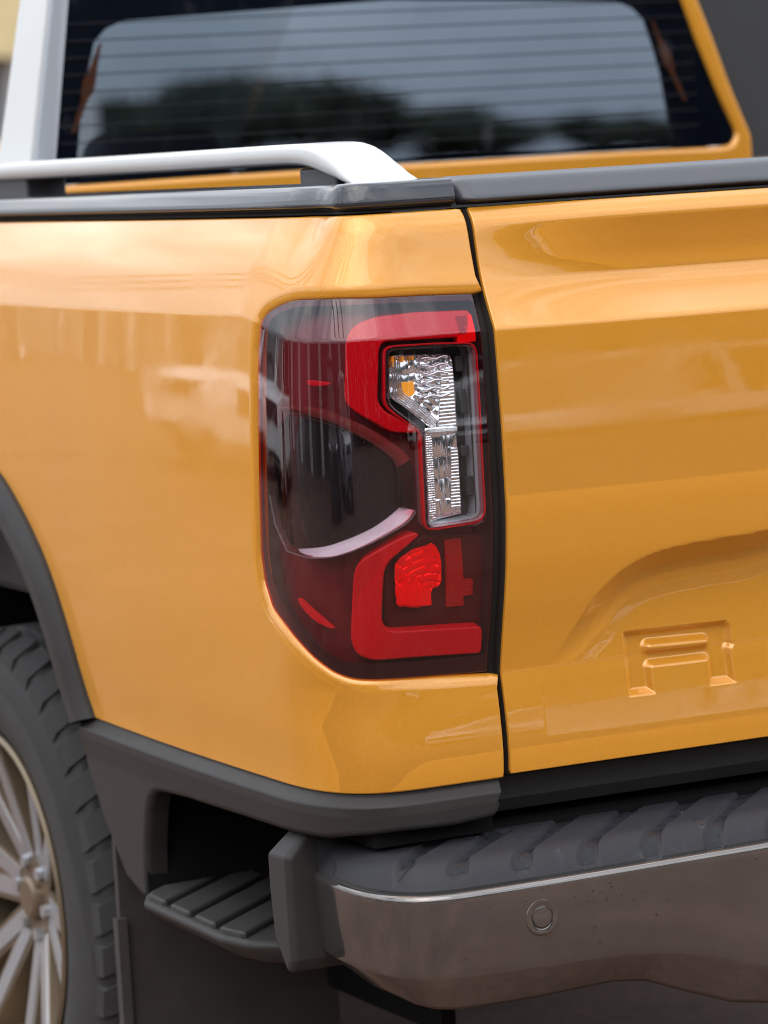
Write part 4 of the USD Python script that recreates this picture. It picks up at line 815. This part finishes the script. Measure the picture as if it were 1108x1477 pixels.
# trees behind the photographer, mirrored in the rear window
def tree(x, y, h, w, seed, label):
    r = np.random.default_rng(seed); t = xf('tree', '/World', (x, y, 0), label=label, category='tree', group=None)
    tr = [tube([(0, 0, 0), (.05, .02, h * .3), (.02 * w, .1, h * .62)], [.05 * h ** .8 * .8, .04 * h ** .8 * .7, .015 * h])]
    for k in range(7):
        a = r.uniform(0, 6.28); tr.append(tube([(0, 0, h * r.uniform(.25, .5)), (math.cos(a) * w * .25, math.sin(a) * w * .25, h * .6), (math.cos(a) * w * .42, math.sin(a) * w * .42, h * r.uniform(.6, .85))], [.02 * h, .012 * h, .004 * h], 6))
    put('trunk', join(tr), 'bark', t, smooth=50)
    cl = r.normal(size=(26, 3)); cl /= np.linalg.norm(cl, axis=1, keepdims=True); cl = cl * r.uniform(.35, .95, (26, 1)) * [w * .5, w * .5, h * .30] + [0, 0, h * .66]
    N = 8000; c = cl[r.integers(0, 26, N)] + r.normal(size=(N, 3)) * [w * .085, w * .085, h * .055]
    a = r.normal(size=(N, 3)); a /= np.linalg.norm(a, axis=1, keepdims=True); b = np.cross(a, r.normal(size=(N, 3))); b /= np.linalg.norm(b, axis=1, keepdims=True); s = r.uniform(.09, .17, (N, 1)) * (w / 6)
    V = np.stack([c - a * s, c + b * s * .6, c + a * s, c - b * s * .6], 1).reshape(-1, 3); i = np.arange(N)[:, None] * 4; put('crown', (V, np.concatenate([i + [0, 1, 2], i + [0, 2, 3]])), 'leaf', t)
# low trees far ahead, seen through the cab windows
TREES = [(49.6, 4.3, 6.0, 'broad dark'), (53.2, 4.9, 6.4, 'tallest'), (56.6, 4.2, 5.4, 'flat-topped'), (62.0, 2.9, 4.4, 'round'), (64.6, 2.5, 3.2, 'small'), (69.2, 2.5, 3.8, 'dense'), (72.0, 2.3, 3.0, 'narrow')]
for k, (x, h, w, ad) in enumerate(TREES):
    tree(x, 120, h, w * 1.3, 40 + k, '%s green tree far ahead, seen through the rear window glass' % ad)
# wooded edge of the yard behind the photographer: the dark mass the tailgate and lamp mirror below the sky
r_ = np.random.default_rng(23); N = 26000
ang = np.radians(r_.uniform(-62, 70, N)); R_ = r_.uniform(27, 33, N); top = 5.2 + 1.8 * meshkit.fbm(np.stack([ang * 9, ang * 0, ang * 0], 1), 4) * 1.6
c = np.stack([np.sin(ang) * R_, -np.cos(ang) * R_, r_.uniform(0, 1, N) ** .8 * top], 1)
a = r_.normal(size=(N, 3)); a /= np.linalg.norm(a, axis=1, keepdims=True); b = np.cross(a, r_.normal(size=(N, 3))); b /= np.linalg.norm(b, axis=1, keepdims=True); s = r_.uniform(.22, .42, (N, 1))
V = np.stack([c - a * s, c + b * s * .6, c + a * s, c - b * s * .6], 1).reshape(-1, 3); i = np.arange(N)[:, None] * 4
put('woodland', (V, np.concatenate([i + [0, 1, 2], i + [0, 2, 3]])), 'leaf', kind='stuff', label='dark wooded edge of the yard mirrored in tailgate and lamp', category='woodland')
# overhead cables along the yard on two poles, mirrored as thin lines in the upper bed side
P_ = xf('utility_cables', label='thin overhead cables on two poles mirrored in the upper bed side', category='utility cables')
for x, y in ((-4.6, 34), (-5.2, -16)):
    put('pole', join([tube([(x, y, 0), (x, y, 8.2)], [.14, .10], 10), bx(x - .9, x + .9, y - .06, y + .06, 7.3, 7.45)]), 'bark', P_)
for k, dx in enumerate((-.8, 0, .8)):
    t_ = np.linspace(0, 1, 60); put('cable', tube(np.column_stack([-4.6 + dx - .6 * t_, 34 - 50 * t_, 7.5 - 1.6 * 4 * t_ * (1 - t_) * (.8 + .2 * k)]), .035, 6), 'car_black', P_)
